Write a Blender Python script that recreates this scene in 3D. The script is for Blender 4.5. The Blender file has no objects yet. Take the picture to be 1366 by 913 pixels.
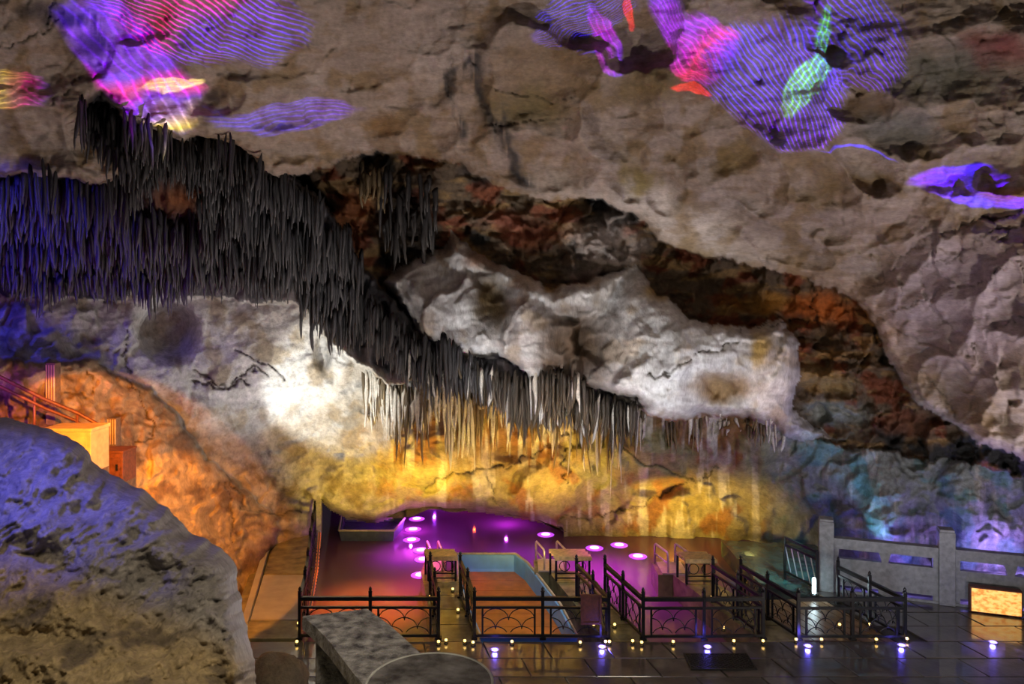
import bpy, bmesh, math, random
import numpy as np
from mathutils import Vector, Matrix

random.seed(7)
RNG = np.random.default_rng(11)
SC = bpy.context.scene
COL = SC.collection
F = 1000.0          # focal length in pixels of the 1366 x 913 frame
CX, HY = 683.0, 400.0
H = 7.2             # camera height above the boarding deck
WZ = -0.6           # river level

def P(x, y, d):
    return Vector((d * (x - CX) / F, d, H - d * (y - HY) / F))

def G(x, y, z=0.0):
    d = (H - z) * F / (y - HY)
    return P(x, y, d)

# ------------------------------------------------------------------ camera
cam_d = bpy.data.cameras.new('camera')
cam = bpy.data.objects.new('camera', cam_d)
COL.objects.link(cam)
cam.location = (0, 0, H)
cam.rotation_euler = (math.pi / 2, 0, 0)
cam_d.sensor_width = 36.0
cam_d.lens = 36.0 * F / 1366.0
cam_d.shift_y = -(913 / 2 - HY) / 1366.0
cam_d.clip_end = 300
SC.camera = cam

# ------------------------------------------------------------------ world, exposure
w = bpy.data.worlds.new('world')
SC.world = w
w.use_nodes = True
w.node_tree.nodes['Background'].inputs[0].default_value = (0.9, 0.86, 0.95, 1)
w.node_tree.nodes['Background'].inputs[1].default_value = 0.030
vs = SC.view_settings
vs.view_transform = 'Standard'
vs.look = 'None'
vs.exposure = 0.35
vs.gamma = 1.0
vs.use_curve_mapping = False

# ------------------------------------------------------------------ lights
def aim(o, target):
    o.rotation_euler = (Vector(target) - o.location).to_track_quat('-Z', 'Y').to_euler()

def spot(name, loc, target, watts, color, deg, blend=0.5, radius=0.1):
    l = bpy.data.lights.new(name, 'SPOT')
    l.energy = watts; l.color = color; l.spot_size = math.radians(deg)
    l.spot_blend = blend; l.shadow_soft_size = radius
    o = bpy.data.objects.new(name, l); COL.objects.link(o)
    o.location = loc; aim(o, target)
    return o

def point(name, loc, watts, color, radius=0.1):
    l = bpy.data.lights.new(name, 'POINT')
    l.energy = watts; l.color = color; l.shadow_soft_size = radius
    o = bpy.data.objects.new(name, l); COL.objects.link(o)
    o.location = loc
    return o

def area(name, loc, target, watts, color, size):
    l = bpy.data.lights.new(name, 'AREA')
    l.energy = watts; l.color = color; l.size = size
    o = bpy.data.objects.new(name, l); COL.objects.link(o)
    o.location = loc; aim(o, target)
    return o

WARM = (1.0, 0.86, 0.74)
# broad floods that wash the roof of the chamber
area('roof_flood', (8.5, 9.0, 0.8), P(950, 200, 14), 255, WARM, 0.6)
area('roof_flood_b', (-2.4, 13.5, 2.0), P(420, 110, 13), 190, (1.0, 0.88, 0.80), 0.8)
area('roof_flood_c', (10.5, 13.0, 1.5), P(1280, 420, 14), 115, (0.92, 0.82, 1.0), 1.0)
# flowstone mass in the middle
spot('flowstone_flood', (-0.5, 12.5, 1.0), P(770, 430, 18.5), 1350, (0.93, 0.95, 1.0), 52, 0.6, 0.25)
spot('flowstone_flood_b', (5.0, 14.5, 0.9), P(940, 500, 18.5), 480, (0.95, 0.95, 1.0), 52, 0.7, 0.25)
# hard white beam on the left part of the back wall
spot('white_beam', P(345, 606, 18.6), P(450, 515, 21.6), 640, (0.97, 1.0, 0.97), 78, 0.5, 0.06)
spot('white_wall_flood', P(470, 690, 19.5), P(330, 440, 20.5), 560, (0.95, 0.97, 1.0), 64, 0.6, 0.2)
# amber uplights along the foot of the wall
YEL = (1.0, 0.62, 0.05)
spot('amber_uplight', P(567, 688, 21.2), P(566, 610, 22.2), 150, YEL, 150, 0.8, 0.08)
spot('amber_uplight_b', P(750, 706, 21.2), P(742, 620, 22.2), 170, YEL, 150, 0.8, 0.08)
spot('amber_uplight_c', P(480, 735, 20.6), P(490, 640, 22.4), 330, YEL, 120, 0.8, 0.15)
spot('amber_uplight_d', P(905, 738, 21.8), P(900, 672, 24.0), 250, YEL, 140, 0.8, 0.15)
spot('amber_uplight_e', P(1000, 742, 21.4), P(1000, 672, 23.6), 110, (1.0, 0.7, 0.2), 130, 0.8, 0.15)
spot('amber_wash', P(690, 748, 18.0), P(690, 600, 22.3), 620, (1.0, 0.60, 0.08), 100, 0.9, 0.3)
# orange flood over the stair slope, violet and blue floods from the left
spot('orange_flood', P(150, 500, 9.4), P(108, 702, 15.5), 2600, (1.0, 0.31, 0.02), 47, 0.10, 0.04)
spot('orange_flood_c', P(300, 590, 12.2), P(228, 780, 18.0), 2000, (1.0, 0.33, 0.02), 46, 0.12, 0.04)
spot('orange_flood_b', P(165, 545, 12.4), P(110, 530, 14.8), 40, (1.0, 0.22, 0.02), 130, 0.7, 0.08)
spot('blue_flood', P(-150, 270, 12.0), P(10, 320, 15.6), 520, (0.05, 0.04, 1.0), 84, 0.8, 0.2)
spot('blue_flood_b', P(-60, 470, 6.0), P(120, 650, 7.4), 180, (0.08, 0.08, 1.0), 95, 0.8, 0.2)
spot('violet_flood', P(-60, 520, 10.5), P(60, 450, 15.5), 200, (0.42, 0.06, 1.0), 80, 0.8, 0.2)
# added unseen soft light on the curtain, then the flood on the boulder
spot('curtain_fill', (-1.5, 12.5, 4.0), P(330, 330, 18), 260, (0.9, 0.9, 1.0), 50, 0.9, 0.2)
spot('boulder_flood', (-0.8, 3.0, 8.6), P(150, 830, 5.6), 560, (1.0, 0.82, 0.56), 95, 0.8, 0.4)
# unseen warm spots at deck level, aimed at the iron-stained recess
spot('recess_lamp', (5.6, 14.0, 1.0), P(1090, 400, 20), 330, (1.0, 0.50, 0.16), 40, 0.8, 0.2)
spot('recess_lamp_b', (0.8, 14.0, 1.2), P(760, 310, 20.5), 330, (1.0, 0.62, 0.40), 46, 0.8, 0.2)
# blue, teal and violet at the right foot of the wall
point('blue_lamp', P(1175, 742, 19.0), 46, (0.22, 0.16, 1.0), 0.2)
point('blue_lamp_b', P(1330, 750, 18.3), 80, (0.40, 0.25, 1.0), 0.2)
spot('teal_flood', P(1150, 740, 19.4), P(1170, 650, 19.6), 46, (0.20, 0.80, 0.90), 100, 0.8, 0.1)
spot('right_wall_flood', (7.0, 12.5, 0.8), P(1220, 640, 19.5), 220, (0.78, 0.84, 1.0), 60, 0.8, 0.3)
# violet lamps of the river passage
VIO = (0.62, 0.05, 1.0)
point('passage_lamp', (-3.4, 25.2, -0.1), 60, VIO, 0.04)
point('passage_lamp_b', (-0.2, 26.0, -0.1), 45, VIO, 0.04)
point('passage_lamp_f', (-3.0, 29.0, 0.0), 130, (0.40, 0.04, 1.0), 0.04)
point('passage_red', (-1.4, 28.0, 0.2), 10, (1.0, 0.10, 0.02), 0.04)
for k, (x, y, z, wt, c) in enumerate([(-2.9, 23.0, 0.8, 260, VIO), (-2.3, 20.4, 1.0, 110, (1.0, 0.03, 0.45)), (0.2, 22.8, 0.9, 150, (0.40, 0.04, 0.9)), (2.4, 21.4, 1.3, 420, (0.70, 0.05, 1.0)), (2.9, 19.8, 1.9, 170, (0.75, 0.06, 0.9))]):
    spot('river_tint_spot', (x, y, z), (x, y - 0.1, WZ), wt, c, 116, 0.9, 0.05)  # added unseen spots above the river that tint only the water
spot('teal_tint_spot', (7.2, 19.0, 1.6), P(1040, 765, 20.2), 170, (0.10, 0.62, 0.60), 90, 0.9, 0.05)  # added unseen spot that spreads the tube lamp's teal glow
# soft fill over the deck
area('deck_fill', (3.0, 12.0, 6.2), (3.0, 16.0, 0.0), 70, (1.0, 0.88, 0.70), 1.5)  # unseen fill light, no fixture
spot('berth_tint_spot', (-3.5, 16.6, 5.0), (-3.7, 18.9, WZ), 3600, (1.0, 0.26, 0.01), 35, 0.9, 0.3)  # added unseen amber spot that colours the left berth water
spot('boat_fill', (0.8, 15.2, 5.0), (0.1, 18.6, -0.3), 420, (0.95, 0.97, 1.0), 44, 0.8, 0.2)  # added unseen white spot that brightens the blue boat

# laser projectors: spot lamps whose beam carries a pattern of fine lines
def laser(name, loc, target, deg, watts, rot, sx, sy, freq, stops, warp=0.25, solid=0.05, cut=0.45, seed=0.0, nscale=1.6):
    o = spot(name, loc, target, watts, (1, 1, 1), deg, 0.05, 0.0)
    l = o.data
    l.use_nodes = True
    nt = l.node_tree
    N = nt.nodes; L = nt.links
    em = next(n for n in N if n.type == 'EMISSION')
    tc = N.new('ShaderNodeTexCoord')
    sp = N.new('ShaderNodeSeparateXYZ'); L.new(tc.outputs['Normal'], sp.inputs[0])
    T = math.tan(math.radians(deg / 2))
    def M(op, a, b=None, c=None):
        n = N.new('ShaderNodeMath'); n.operation = op
        for i, v in enumerate((a, b, c)):
            if v is None: continue
            if isinstance(v, (int, float)): n.inputs[i].default_value = v
            else: L.new(v, n.inputs[i])
        return n.outputs[0]
    az = M('ABSOLUTE', sp.outputs[2])
    u0 = M('DIVIDE', M('DIVIDE', sp.outputs[0], az), T)
    v0 = M('DIVIDE', M('DIVIDE', sp.outputs[1], az), T)
    c, s = math.cos(math.radians(rot)), math.sin(math.radians(rot))
    u = M('ADD', M('MULTIPLY', u0, c), M('MULTIPLY', v0, s))
    v = M('SUBTRACT', M('MULTIPLY', v0, c), M('MULTIPLY', u0, s))
    cb = N.new('ShaderNodeCombineXYZ'); L.new(u, cb.inputs[0]); L.new(v, cb.inputs[1]); cb.inputs[2].default_value = seed
    nz = N.new('ShaderNodeTexNoise'); nz.inputs['Scale'].default_value = nscale; nz.inputs['Detail'].default_value = 1.5
    L.new(cb.outputs[0], nz.inputs['Vector'])
    nf = M('SUBTRACT', nz.outputs[0], 0.5)
    ph = M('MULTIPLY', M('ADD', v, M('MULTIPLY', nf, warp)), freq)
    st = M('POWER', M('ABSOLUTE', M('SINE', ph)), 9.0)
    st = M('ADD', M('MULTIPLY', st, 1.0 - solid), solid)
    q = M('SQRT', M('ADD', M('POWER', M('ABSOLUTE', M('DIVIDE', u, sx)), 2.0), M('POWER', M('ABSOLUTE', M('DIVIDE', v, sy)), 2.0)))
    q = M('ADD', q, M('MULTIPLY', nf, cut * 2.4))
    mr = N.new('ShaderNodeMapRange'); mr.interpolation_type = 'SMOOTHSTEP'
    mr.inputs[1].default_value = 1.0; mr.inputs[2].default_value = 0.72; mr.inputs[3].default_value = 0.0; mr.inputs[4].default_value = 1.0
    L.new(q, mr.inputs[0])
    rp = N.new('ShaderNodeValToRGB')
    L.new(M('ADD', M('ADD', M('MULTIPLY', u, 0.5 / max(sx, 0.01)), 0.5), M('MULTIPLY', nf, 0.35)), rp.inputs[0])
    e = rp.color_ramp.elements
    while len(e) > 1: e.remove(e[-1])
    e[0].position = stops[0][0]; e[0].color = (*stops[0][1], 1)
    for p_, c_ in stops[1:]:
        x_ = e.new(p_); x_.color = (*c_, 1)
    L.new(rp.outputs[0], em.inputs[0])
    L.new(M('MULTIPLY', st, mr.outputs[0]), em.inputs[1])
    return o

BL = (0.02, 0.004, 1.0); VI = (0.13, 0.0, 1.0); PK = (0.85, 0.0, 0.42); RD = (1.0, 0.01, 0.02); GR = (0.08, 1.0, 0.06); YE = (0.9, 0.75, 0.10)
LA = (2.0, 9.0, 1.3); LB = (-1.5, 9.5, 1.3); LC = (6.0, 9.0, 1.3)
laser('laser_left_fan', LB, P(255, 45, 10.8), 22, 21060, 10, 0.9, 0.7, 60, [(0.0, BL), (0.35, VI), (0.52, PK), (0.62, VI), (1.0, BL)], seed=1.3)
laser('laser_left_sweep', LB, P(190, 125, 12.0), 20, 25110, -35, 1.0, 0.42, 34, [(0.0, BL), (0.3, VI), (0.5, VI), (0.62, PK), (0.75, VI), (0.9, YE), (1.0, BL)], solid=0.4, seed=4.1)
laser('laser_left_pool', LB, P(385, 165, 14.0), 16, 12150, 12, 0.95, 0.34, 40, [(0.0, BL), (0.5, (0.05, 0.02, 1.0)), (1.0, VI)], solid=0.25, seed=2.0)
laser('laser_yellow', LB, P(245, 140, 12.6), 8, 17160, 60, 0.9, 0.28, 18, [(0.0, YE), (1.0, (0.9, 0.8, 0.3))], solid=0.6, seed=7.7)
laser('laser_far_left', LB, P(10, 120, 12.0), 7, 10530, 20, 0.9, 0.5, 30, [(0.0, VI), (0.4, YE), (0.7, PK), (1.0, BL)], solid=0.3, seed=3.1)
laser('laser_mid_blue', LA, P(775, 25, 11.5), 10, 12150, 55, 0.9, 0.6, 46, [(0.0, BL), (1.0, (0.05, 0.015, 1.0))], seed=5.2)
laser('laser_mid_pink', LA, P(808, 48, 11.8), 8, 14580, -55, 1.0, 0.26, 24, [(0.0, VI), (0.5, (0.45, 0.0, 1.0)), (1.0, BL)], solid=0.5, seed=8.4)
laser('laser_red_line', LA, P(838, 15, 11.4), 5, 9720, -68, 1.0, 0.16, 12, [(0.0, RD), (1.0, RD)], solid=0.7, seed=0.7)
laser('laser_magenta', LA, P(932, 45, 11.6), 12, 21060, -62, 1.0, 0.44, 42, [(0.0, VI), (0.35, (0.3, 0.0, 1.0)), (0.55, PK), (0.75, (0.25, 0.0, 1.0)), (1.0, BL)], solid=0.45, seed=6.3)
laser('laser_red_tail', LA, P(922, 108, 12.4), 6, 10530, -52, 1.0, 0.35, 16, [(0.0, RD), (1.0, (1.0, 0.02, 0.04))], solid=0.75, seed=9.1)
laser('laser_blue_fan', LC, P(1030, 90, 12.2), 17, 24300, -25, 0.95, 0.75, 62, [(0.0, BL), (0.6, (0.05, 0.015, 1.0)), (1.0, VI)], cut=0.25, solid=0.08, seed=2.9)
laser('laser_green', LC, P(1070, 75, 12.0), 12, 14580, -70, 1.0, 0.17, 40, [(0.0, GR), (1.0, (0.25, 0.9, 0.15))], solid=0.35, cut=0.2, seed=1.1)
laser('laser_blue_top', LC, P(1125, 30, 11.4), 13, 17010, -15, 0.95, 0.6, 55, [(0.0, VI), (0.5, BL), (1.0, VI)], seed=3.8)
laser('laser_blue_edge', LC, P(1135, 173, 13.0), 9, 15390, 5, 0.95, 0.10, 10, [(0.0, BL), (1.0, BL)], solid=0.7, cut=0.12, seed=4.4)
laser('laser_right_bar', LC, P(1300, 205, 12.6), 14, 26325, 12, 1.0, 0.34, 22, [(0.0, VI), (0.5, BL), (1.0, VI)], solid=0.6, cut=0.16, seed=5.9)

# ------------------------------------------------------------------ helpers
def link(o, parent=None):
    COL.objects.link(o)
    if parent is not None: o.parent = parent
    return o

def mesh_obj(name, verts, faces, mat, parent=None, smooth=False):
    me = bpy.data.meshes.new(name)
    me.from_pydata([tuple(v) for v in verts], [], faces)
    if smooth: me.polygons.foreach_set('use_smooth', [True] * len(me.polygons))
    me.materials.append(mat); me.update()
    return link(bpy.data.objects.new(name, me), parent)

def bm_obj(name, bm, mat, parent=None, smooth=False):
    me = bpy.data.meshes.new(name)
    bmesh.ops.recalc_face_normals(bm, faces=bm.faces)
    bm.to_mesh(me); bm.free()
    if smooth: me.polygons.foreach_set('use_smooth', [True] * len(me.polygons))
    me.materials.append(mat)
    return link(bpy.data.objects.new(name, me), parent)

def empty(name, loc=(0, 0, 0)):
    o = bpy.data.objects.new(name, None); o.location = loc
    COL.objects.link(o)
    return o

def tag(o, label=None, cat=None, group=None, kind=None):
    if label: o['label'] = label
    if cat: o['category'] = cat
    if group: o['group'] = group
    if kind: o['kind'] = kind
    return o

def add_box(bm, c, sx, sy, sz, ax=(1, 0, 0), bev=0.0):
    """box centred at c; ax is its local x direction in plan"""
    ax = Vector((ax[0], ax[1], 0)).normalized(); ay = Vector((-ax.y, ax.x, 0)); az = Vector((0, 0, 1))
    c = Vector(c)
    vs_ = []
    for k in (-1, 1):
        for j in (-1, 1):
            for i in (-1, 1):
                vs_.append(bm.verts.new(c + ax * (i * sx / 2) + ay * (j * sy / 2) + az * (k * sz / 2)))
    fs = [(0, 2, 3, 1), (4, 5, 7, 6), (0, 1, 5, 4), (2, 6, 7, 3), (0, 4, 6, 2), (1, 3, 7, 5)]
    nf = [bm.faces.new([vs_[i] for i in f]) for f in fs]
    if bev > 0:
        ed = {e for f in nf for e in f.edges}
        bmesh.ops.bevel(bm, geom=list(ed), offset=bev, segments=2, affect='EDGES', profile=0.5)

def add_bar(bm, a, b, wd, ht):
    """rectangular bar from a to b"""
    a = Vector(a); b = Vector(b); t = (b - a).normalized()
    up = Vector((0, 0, 1))
    if abs(t.z) > 0.95: up = Vector((0, 1, 0))
    s = t.cross(up).normalized(); n = s.cross(t).normalized()
    ring = [(-1, -1), (1, -1), (1, 1), (-1, 1)]
    r0 = [bm.verts.new(a + s * (i * wd / 2) + n * (j * ht / 2)) for i, j in ring]
    r1 = [bm.verts.new(b + s * (i * wd / 2) + n * (j * ht / 2)) for i, j in ring]
    for k in range(4):
        bm.faces.new([r0[k], r0[(k + 1) % 4], r1[(k + 1) % 4], r1[k]])
    bm.faces.new(r0[::-1]); bm.faces.new(r1)

def add_tube(bm, pts, r, n=6, caps=True):
    pts = [Vector(p) for p in pts]
    rings = []
    prev = None
    for i, p in enumerate(pts):
        t = (pts[min(i + 1, len(pts) - 1)] - pts[max(i - 1, 0)]).normalized()
        if prev is None:
            ref = Vector((0, 0, 1)) if abs(t.z) < 0.9 else Vector((1, 0, 0))
            s = t.cross(ref).normalized()
        else:
            s = (prev - t * prev.dot(t)).normalized()
        prev = s
        b = t.cross(s)
        rr = r[i] if isinstance(r, (list, tuple)) else r
        rings.append([bm.verts.new(p + (s * math.cos(2 * math.pi * k / n) + b * math.sin(2 * math.pi * k / n)) * rr) for k in range(n)])
    for a, b in zip(rings, rings[1:]):
        for k in range(n):
            bm.faces.new([a[k], a[(k + 1) % n], b[(k + 1) % n], b[k]])
    if caps:
        bm.faces.new(rings[0][::-1]); bm.faces.new(rings[-1])

def add_lathe(bm, c, prof, n=10):
    """profile: list of (radius, z)"""
    c = Vector(c)
    rings = []
    for r, z in prof:
        if r < 1e-5: rings.append([bm.verts.new(c + Vector((0, 0, z)))])
        else: rings.append([bm.verts.new(c + Vector((r * math.cos(2 * math.pi * k / n), r * math.sin(2 * math.pi * k / n), z))) for k in range(n)])
    for a, b in zip(rings, rings[1:]):
        for k in range(n):
            k2 = (k + 1) % n
            if len(a) == 1 and len(b) == 1: continue
            if len(a) == 1: bm.faces.new([a[0], b[k2], b[k]])
            elif len(b) == 1: bm.faces.new([a[k], a[k2], b[0]])
            else: bm.faces.new([a[k], a[k2], b[k2], b[k]])

def add_prism(bm, poly, z0, z1):
    a = [bm.verts.new((p[0], p[1], z0)) for p in poly]
    b = [bm.verts.new((p[0], p[1], z1)) for p in poly]
    n = len(poly)
    for k in range(n): bm.faces.new([a[k], a[(k + 1) % n], b[(k + 1) % n], b[k]])
    bm.faces.new(a[::-1]); bm.faces.new(b)

# ------------------------------------------------------------------ materials
def new_mat(name):
    m = bpy.data.materials.new(name); m.use_nodes = True
    return m, m.node_tree.nodes, m.node_tree.links, m.node_tree.nodes['Principled BSDF']

def simple(name, color, rough=0.5, metal=0.0, noise=0.0, nscale=8.0, bump=0.0, bscale=40.0, emit=None, estr=0.0, spec=None, c2=None):
    m, N, L, b = new_mat(name)
    b.inputs['Base Color'].default_value = (*color, 1)
    b.inputs['Roughness'].default_value = rough
    b.inputs['Metallic'].default_value = metal
    if spec is not None: b.inputs['Specular IOR Level'].default_value = spec
    tc = N.new('ShaderNodeTexCoord')
    if noise > 0:
        nz = N.new('ShaderNodeTexNoise'); nz.inputs['Scale'].default_value = nscale; nz.inputs['Detail'].default_value = 6
        L.new(tc.outputs['Object'], nz.inputs['Vector'])
        rp = N.new('ShaderNodeValToRGB')
        lo = c2 if c2 else tuple(c * (1 - noise) for c in color)
        hi = tuple(min(1, c * (1 + noise)) for c in color)
        rp.color_ramp.elements[0].position = 0.3; rp.color_ramp.elements[0].color = (*lo, 1)
        rp.color_ramp.elements[1].position = 0.7; rp.color_ramp.elements[1].color = (*hi, 1)
        L.new(nz.outputs[0], rp.inputs[0]); L.new(rp.outputs[0], b.inputs['Base Color'])
    if bump > 0:
        n2 = N.new('ShaderNodeTexNoise'); n2.inputs['Scale'].default_value = bscale; n2.inputs['Detail'].default_value = 5
        L.new(tc.outputs['Object'], n2.inputs['Vector'])
        bp = N.new('ShaderNodeBump'); bp.inputs['Strength'].default_value = bump; bp.inputs['Distance'].default_value = 0.02
        L.new(n2.outputs[0], bp.inputs['Height']); L.new(bp.outputs[0], b.inputs['Normal'])
    if emit:
        b.inputs['Emission Color'].default_value = (*emit, 1); b.inputs['Emission Strength'].default_value = estr
    return m

def rock_mat(name, rough=0.62, bump=0.7, dist=0.10, scale=1.0, attr=True, color=(0.4, 0.3, 0.2), contrast=0.55, stretch=(1, 1, 1), spec=0.35):
    m, N, L, b = new_mat(name)
    tc = N.new('ShaderNodeTexCoord')
    mp = N.new('ShaderNodeMapping'); mp.inputs['Scale'].default_value = stretch
    L.new(tc.outputs['Object'], mp.inputs[0])
    def nz(s, d, r=0.6, lac=2.0):
        n = N.new('ShaderNodeTexNoise'); n.inputs['Scale'].default_value = s * scale; n.inputs['Detail'].default_value = d
        n.inputs['Roughness'].default_value = r; L.new(mp.outputs[0], n.inputs['Vector'])
        return n
    n1 = nz(2.6, 10, 0.72); n2 = nz(11.0, 6, 0.7)
    mus = N.new('ShaderNodeTexNoise'); mus.noise_type = 'RIDGED_MULTIFRACTAL'
    mus.inputs['Scale'].default_value = 2.2 * scale; mus.inputs['Detail'].default_value = 6; mus.inputs['Roughness'].default_value = 0.55
    L.new(mp.outputs[0], mus.inputs['Vector'])
    def M(op, a, bb):
        n = N.new('ShaderNodeMath'); n.operation = op
        for i, v in enumerate((a, bb)):
            if isinstance(v, (int, float)): n.inputs[i].default_value = v
            else: L.new(v, n.inputs[i])
        return n.outputs[0]
    val = M('ADD', M('MULTIPLY', n1.outputs[0], 0.6), M('MULTIPLY', n2.outputs[0], 0.4))
    mr = N.new('ShaderNodeMapRange'); mr.inputs[1].default_value = 0.32; mr.inputs[2].default_value = 0.68
    mr.inputs[3].default_value = 1 - contrast; mr.inputs[4].default_value = 1 + contrast * 0.7
    L.new(val, mr.inputs[0])
    mx = N.new('ShaderNodeMix'); mx.data_type = 'RGBA'; mx.blend_type = 'MULTIPLY'; mx.inputs[0].default_value = 1.0
    cc = N.new('ShaderNodeCombineColor')
    for i in range(3): L.new(mr.outputs[0], cc.inputs[i])
    if attr:
        at = N.new('ShaderNodeAttribute'); at.attribute_name = 'Col'
        L.new(at.outputs['Color'], mx.inputs[6])
    else:
        mx.inputs[6].default_value = (*color, 1)
    L.new(cc.outputs[0], mx.inputs[7]); L.new(mx.outputs[2], b.inputs['Base Color'])
    b.inputs['Roughness'].default_value = rough
    b.inputs['Specular IOR Level'].default_value = spec
    hgt = M('ADD', M('MULTIPLY', n1.outputs[0], 0.6), M('ADD', M('MULTIPLY', n2.outputs[0], 0.22), M('MULTIPLY', mus.outputs[0], 0.22)))
    bp = N.new('ShaderNodeBump'); bp.inputs['Strength'].default_value = bump; bp.inputs['Distance'].default_value = dist * 2.2
    L.new(hgt, bp.inputs['Height']); L.new(bp.outputs[0], b.inputs['Normal'])
    return m

M_ROCK = rock_mat('cave_limestone')
M_CEIL = rock_mat('roof_limestone', bump=0.6, dist=0.05, contrast=0.42, stretch=(0.8, 0.8, 3.0))
M_WHITE = rock_mat('white_flowstone', bump=0.7, dist=0.06, contrast=0.42, stretch=(1.6, 1, 0.6))
M_BOULDER = rock_mat('boulder_limestone', rough=0.7, bump=0.9, dist=0.07, scale=2.2, contrast=0.5)
M_STAL = rock_mat('stalactite_calcite', rough=0.45, scale=2.5, bump=0.5, dist=0.03, contrast=0.6, spec=0.5)
M_IRON = simple('black_iron', (0.012, 0.012, 0.013), 0.3, 0.4, noise=0.3, bump=0.15)
M_TUBE = simple('steel_tube', (0.62, 0.56, 0.50), 0.3, 0.6, noise=0.15)
M_WOOD = simple('pale_wood', (0.58, 0.41, 0.17), 0.45, noise=0.3, nscale=12, bump=0.2)
M_BROWN = simple('dark_red_wood', (0.11, 0.035, 0.015), 0.5, noise=0.4, nscale=14, bump=0.3)
M_CONC = simple('wet_concrete', (0.22, 0.19, 0.09), 0.16, noise=0.35, nscale=3.0, bump=0.15, bscale=18, c2=(0.10, 0.09, 0.05))
M_PATH = simple('pale_concrete', (0.33, 0.30, 0.23), 0.4, noise=0.15, nscale=3.0, bump=0.15, bscale=22)
M_TILE = simple('wet_stone_tile', (0.060, 0.052, 0.042), 0.30, noise=0.55, nscale=2.2, bump=0.35, bscale=7, spec=0.6)
_b = M_TILE.node_tree.nodes['Principled BSDF']
_b.inputs['Coat Weight'].default_value = 1.0; _b.inputs['Coat Roughness'].default_value = 0.07; _b.inputs['Coat IOR'].default_value = 1.75
M_JOINT = simple('tile_joint', (0.03, 0.027, 0.022), 0.4)
M_STONE = simple('grey_stone', (0.23, 0.24, 0.245), 0.6, noise=0.25, nscale=9, bump=0.35, bscale=60)
M_SLAB = simple('black_granite', (0.125, 0.125, 0.132), 0.33, noise=0.8, nscale=14, bump=1.0, bscale=38, c2=(0.02, 0.02, 0.022), spec=0.6)
M_TABLE = simple('polished_granite', (0.075, 0.075, 0.08), 0.25, noise=0.7, nscale=9, bump=0.5, bscale=30, c2=(0.02, 0.02, 0.02), spec=0.6)
M_BLUE = simple('blue_paint', (0.17, 0.46, 0.85), 0.4, noise=0.12, nscale=3, bump=0.05)
M_RIM = simple('cream_trim', (0.50, 0.44, 0.30), 0.4, noise=0.2)
M_GREYHULL = simple('grey_hull', (0.10, 0.13, 0.16), 0.4, noise=0.2)
M_DECKB = simple('orange_board', (0.42, 0.13, 0.02), 0.4, noise=0.25, nscale=4, bump=0.1)
M_ORBOX = simple('painted_box', (0.50, 0.34, 0.18), 0.5, noise=0.2)
M_GRATE = simple('grate_iron', (0.03, 0.028, 0.025), 0.35, 0.5)
M_WARMLED = simple('warm_bulb', (0.9, 0.8, 0.5), 0.3, emit=(1.0, 0.60, 0.14), estr=3.2)
M_BLUELED = simple('blue_bulb', (0.5, 0.5, 0.9), 0.3, emit=(0.22, 0.14, 1.0), estr=9)
M_WHITELED = simple('white_tube', (0.9, 0.95, 1.0), 0.3, emit=(0.72, 0.93, 1.0), estr=10)
M_GLINT = simple('violet_glint', (0.9, 0.7, 1.0), 0.3, emit=(1.0, 0.45, 1.0), estr=2.2)
M_GLINT_HALO = simple('violet_glint_halo', (0.5, 0.2, 0.7), 0.4, emit=(0.55, 0.06, 0.9), estr=0.9)
M_REDLED = simple('red_bulb', (0.9, 0.2, 0.1), 0.3, emit=(1.0, 0.06, 0.01), estr=6)

def water_mat():
    m, N, L, b = new_mat('river_water')
    b.inputs['Base Color'].default_value = (0.17, 0.075, 0.13, 1)
    b.inputs['Roughness'].default_value = 0.07
    b.inputs['IOR'].default_value = 1.33
    b.inputs['Specular IOR Level'].default_value = 0.9
    tc = N.new('ShaderNodeTexCoord')
    nz = N.new('ShaderNodeTexNoise'); nz.inputs['Scale'].default_value = 1.4; nz.inputs['Detail'].default_value = 3
    L.new(tc.outputs['Object'], nz.inputs['Vector'])
    bp = N.new('ShaderNodeBump'); bp.inputs['Strength'].default_value = 0.25; bp.inputs['Distance'].default_value = 0.03
    L.new(nz.outputs[0], bp.inputs['Height']); L.new(bp.outputs[0], b.inputs['Normal'])
    return m
M_WATER = water_mat()

def sign_mat():
    m, N, L, b = new_mat('lit_panel_print')
    tc = N.new('ShaderNodeTexCoord')
    mp = N.new('ShaderNodeMapping'); mp.inputs['Scale'].default_value = (9, 9, 16)
    L.new(tc.outputs['Object'], mp.inputs[0])
    nz = N.new('ShaderNodeTexNoise'); nz.inputs['Scale'].default_value = 1.0; nz.inputs['Detail'].default_value = 3
    L.new(mp.outputs[0], nz.inputs['Vector'])
    rp = N.new('ShaderNodeValToRGB')
    e = rp.color_ramp.elements
    e[0].position = 0.34; e[0].color = (0.80, 0.25, 0.04, 1)
    e[1].position = 0.62; e[1].color = (1.0, 0.62, 0.18, 1)
    x = e.new(0.47); x.color = (1.0, 0.46, 0.10, 1)
    L.new(nz.outputs[0], rp.inputs[0]); L.new(rp.outputs[0], b.inputs['Emission Color']); L.new(rp.outputs[0], b.inputs['Base Color'])
    b.inputs['Emission Strength'].default_value = 0.8
    return m
M_SIGN = sign_mat()

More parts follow.
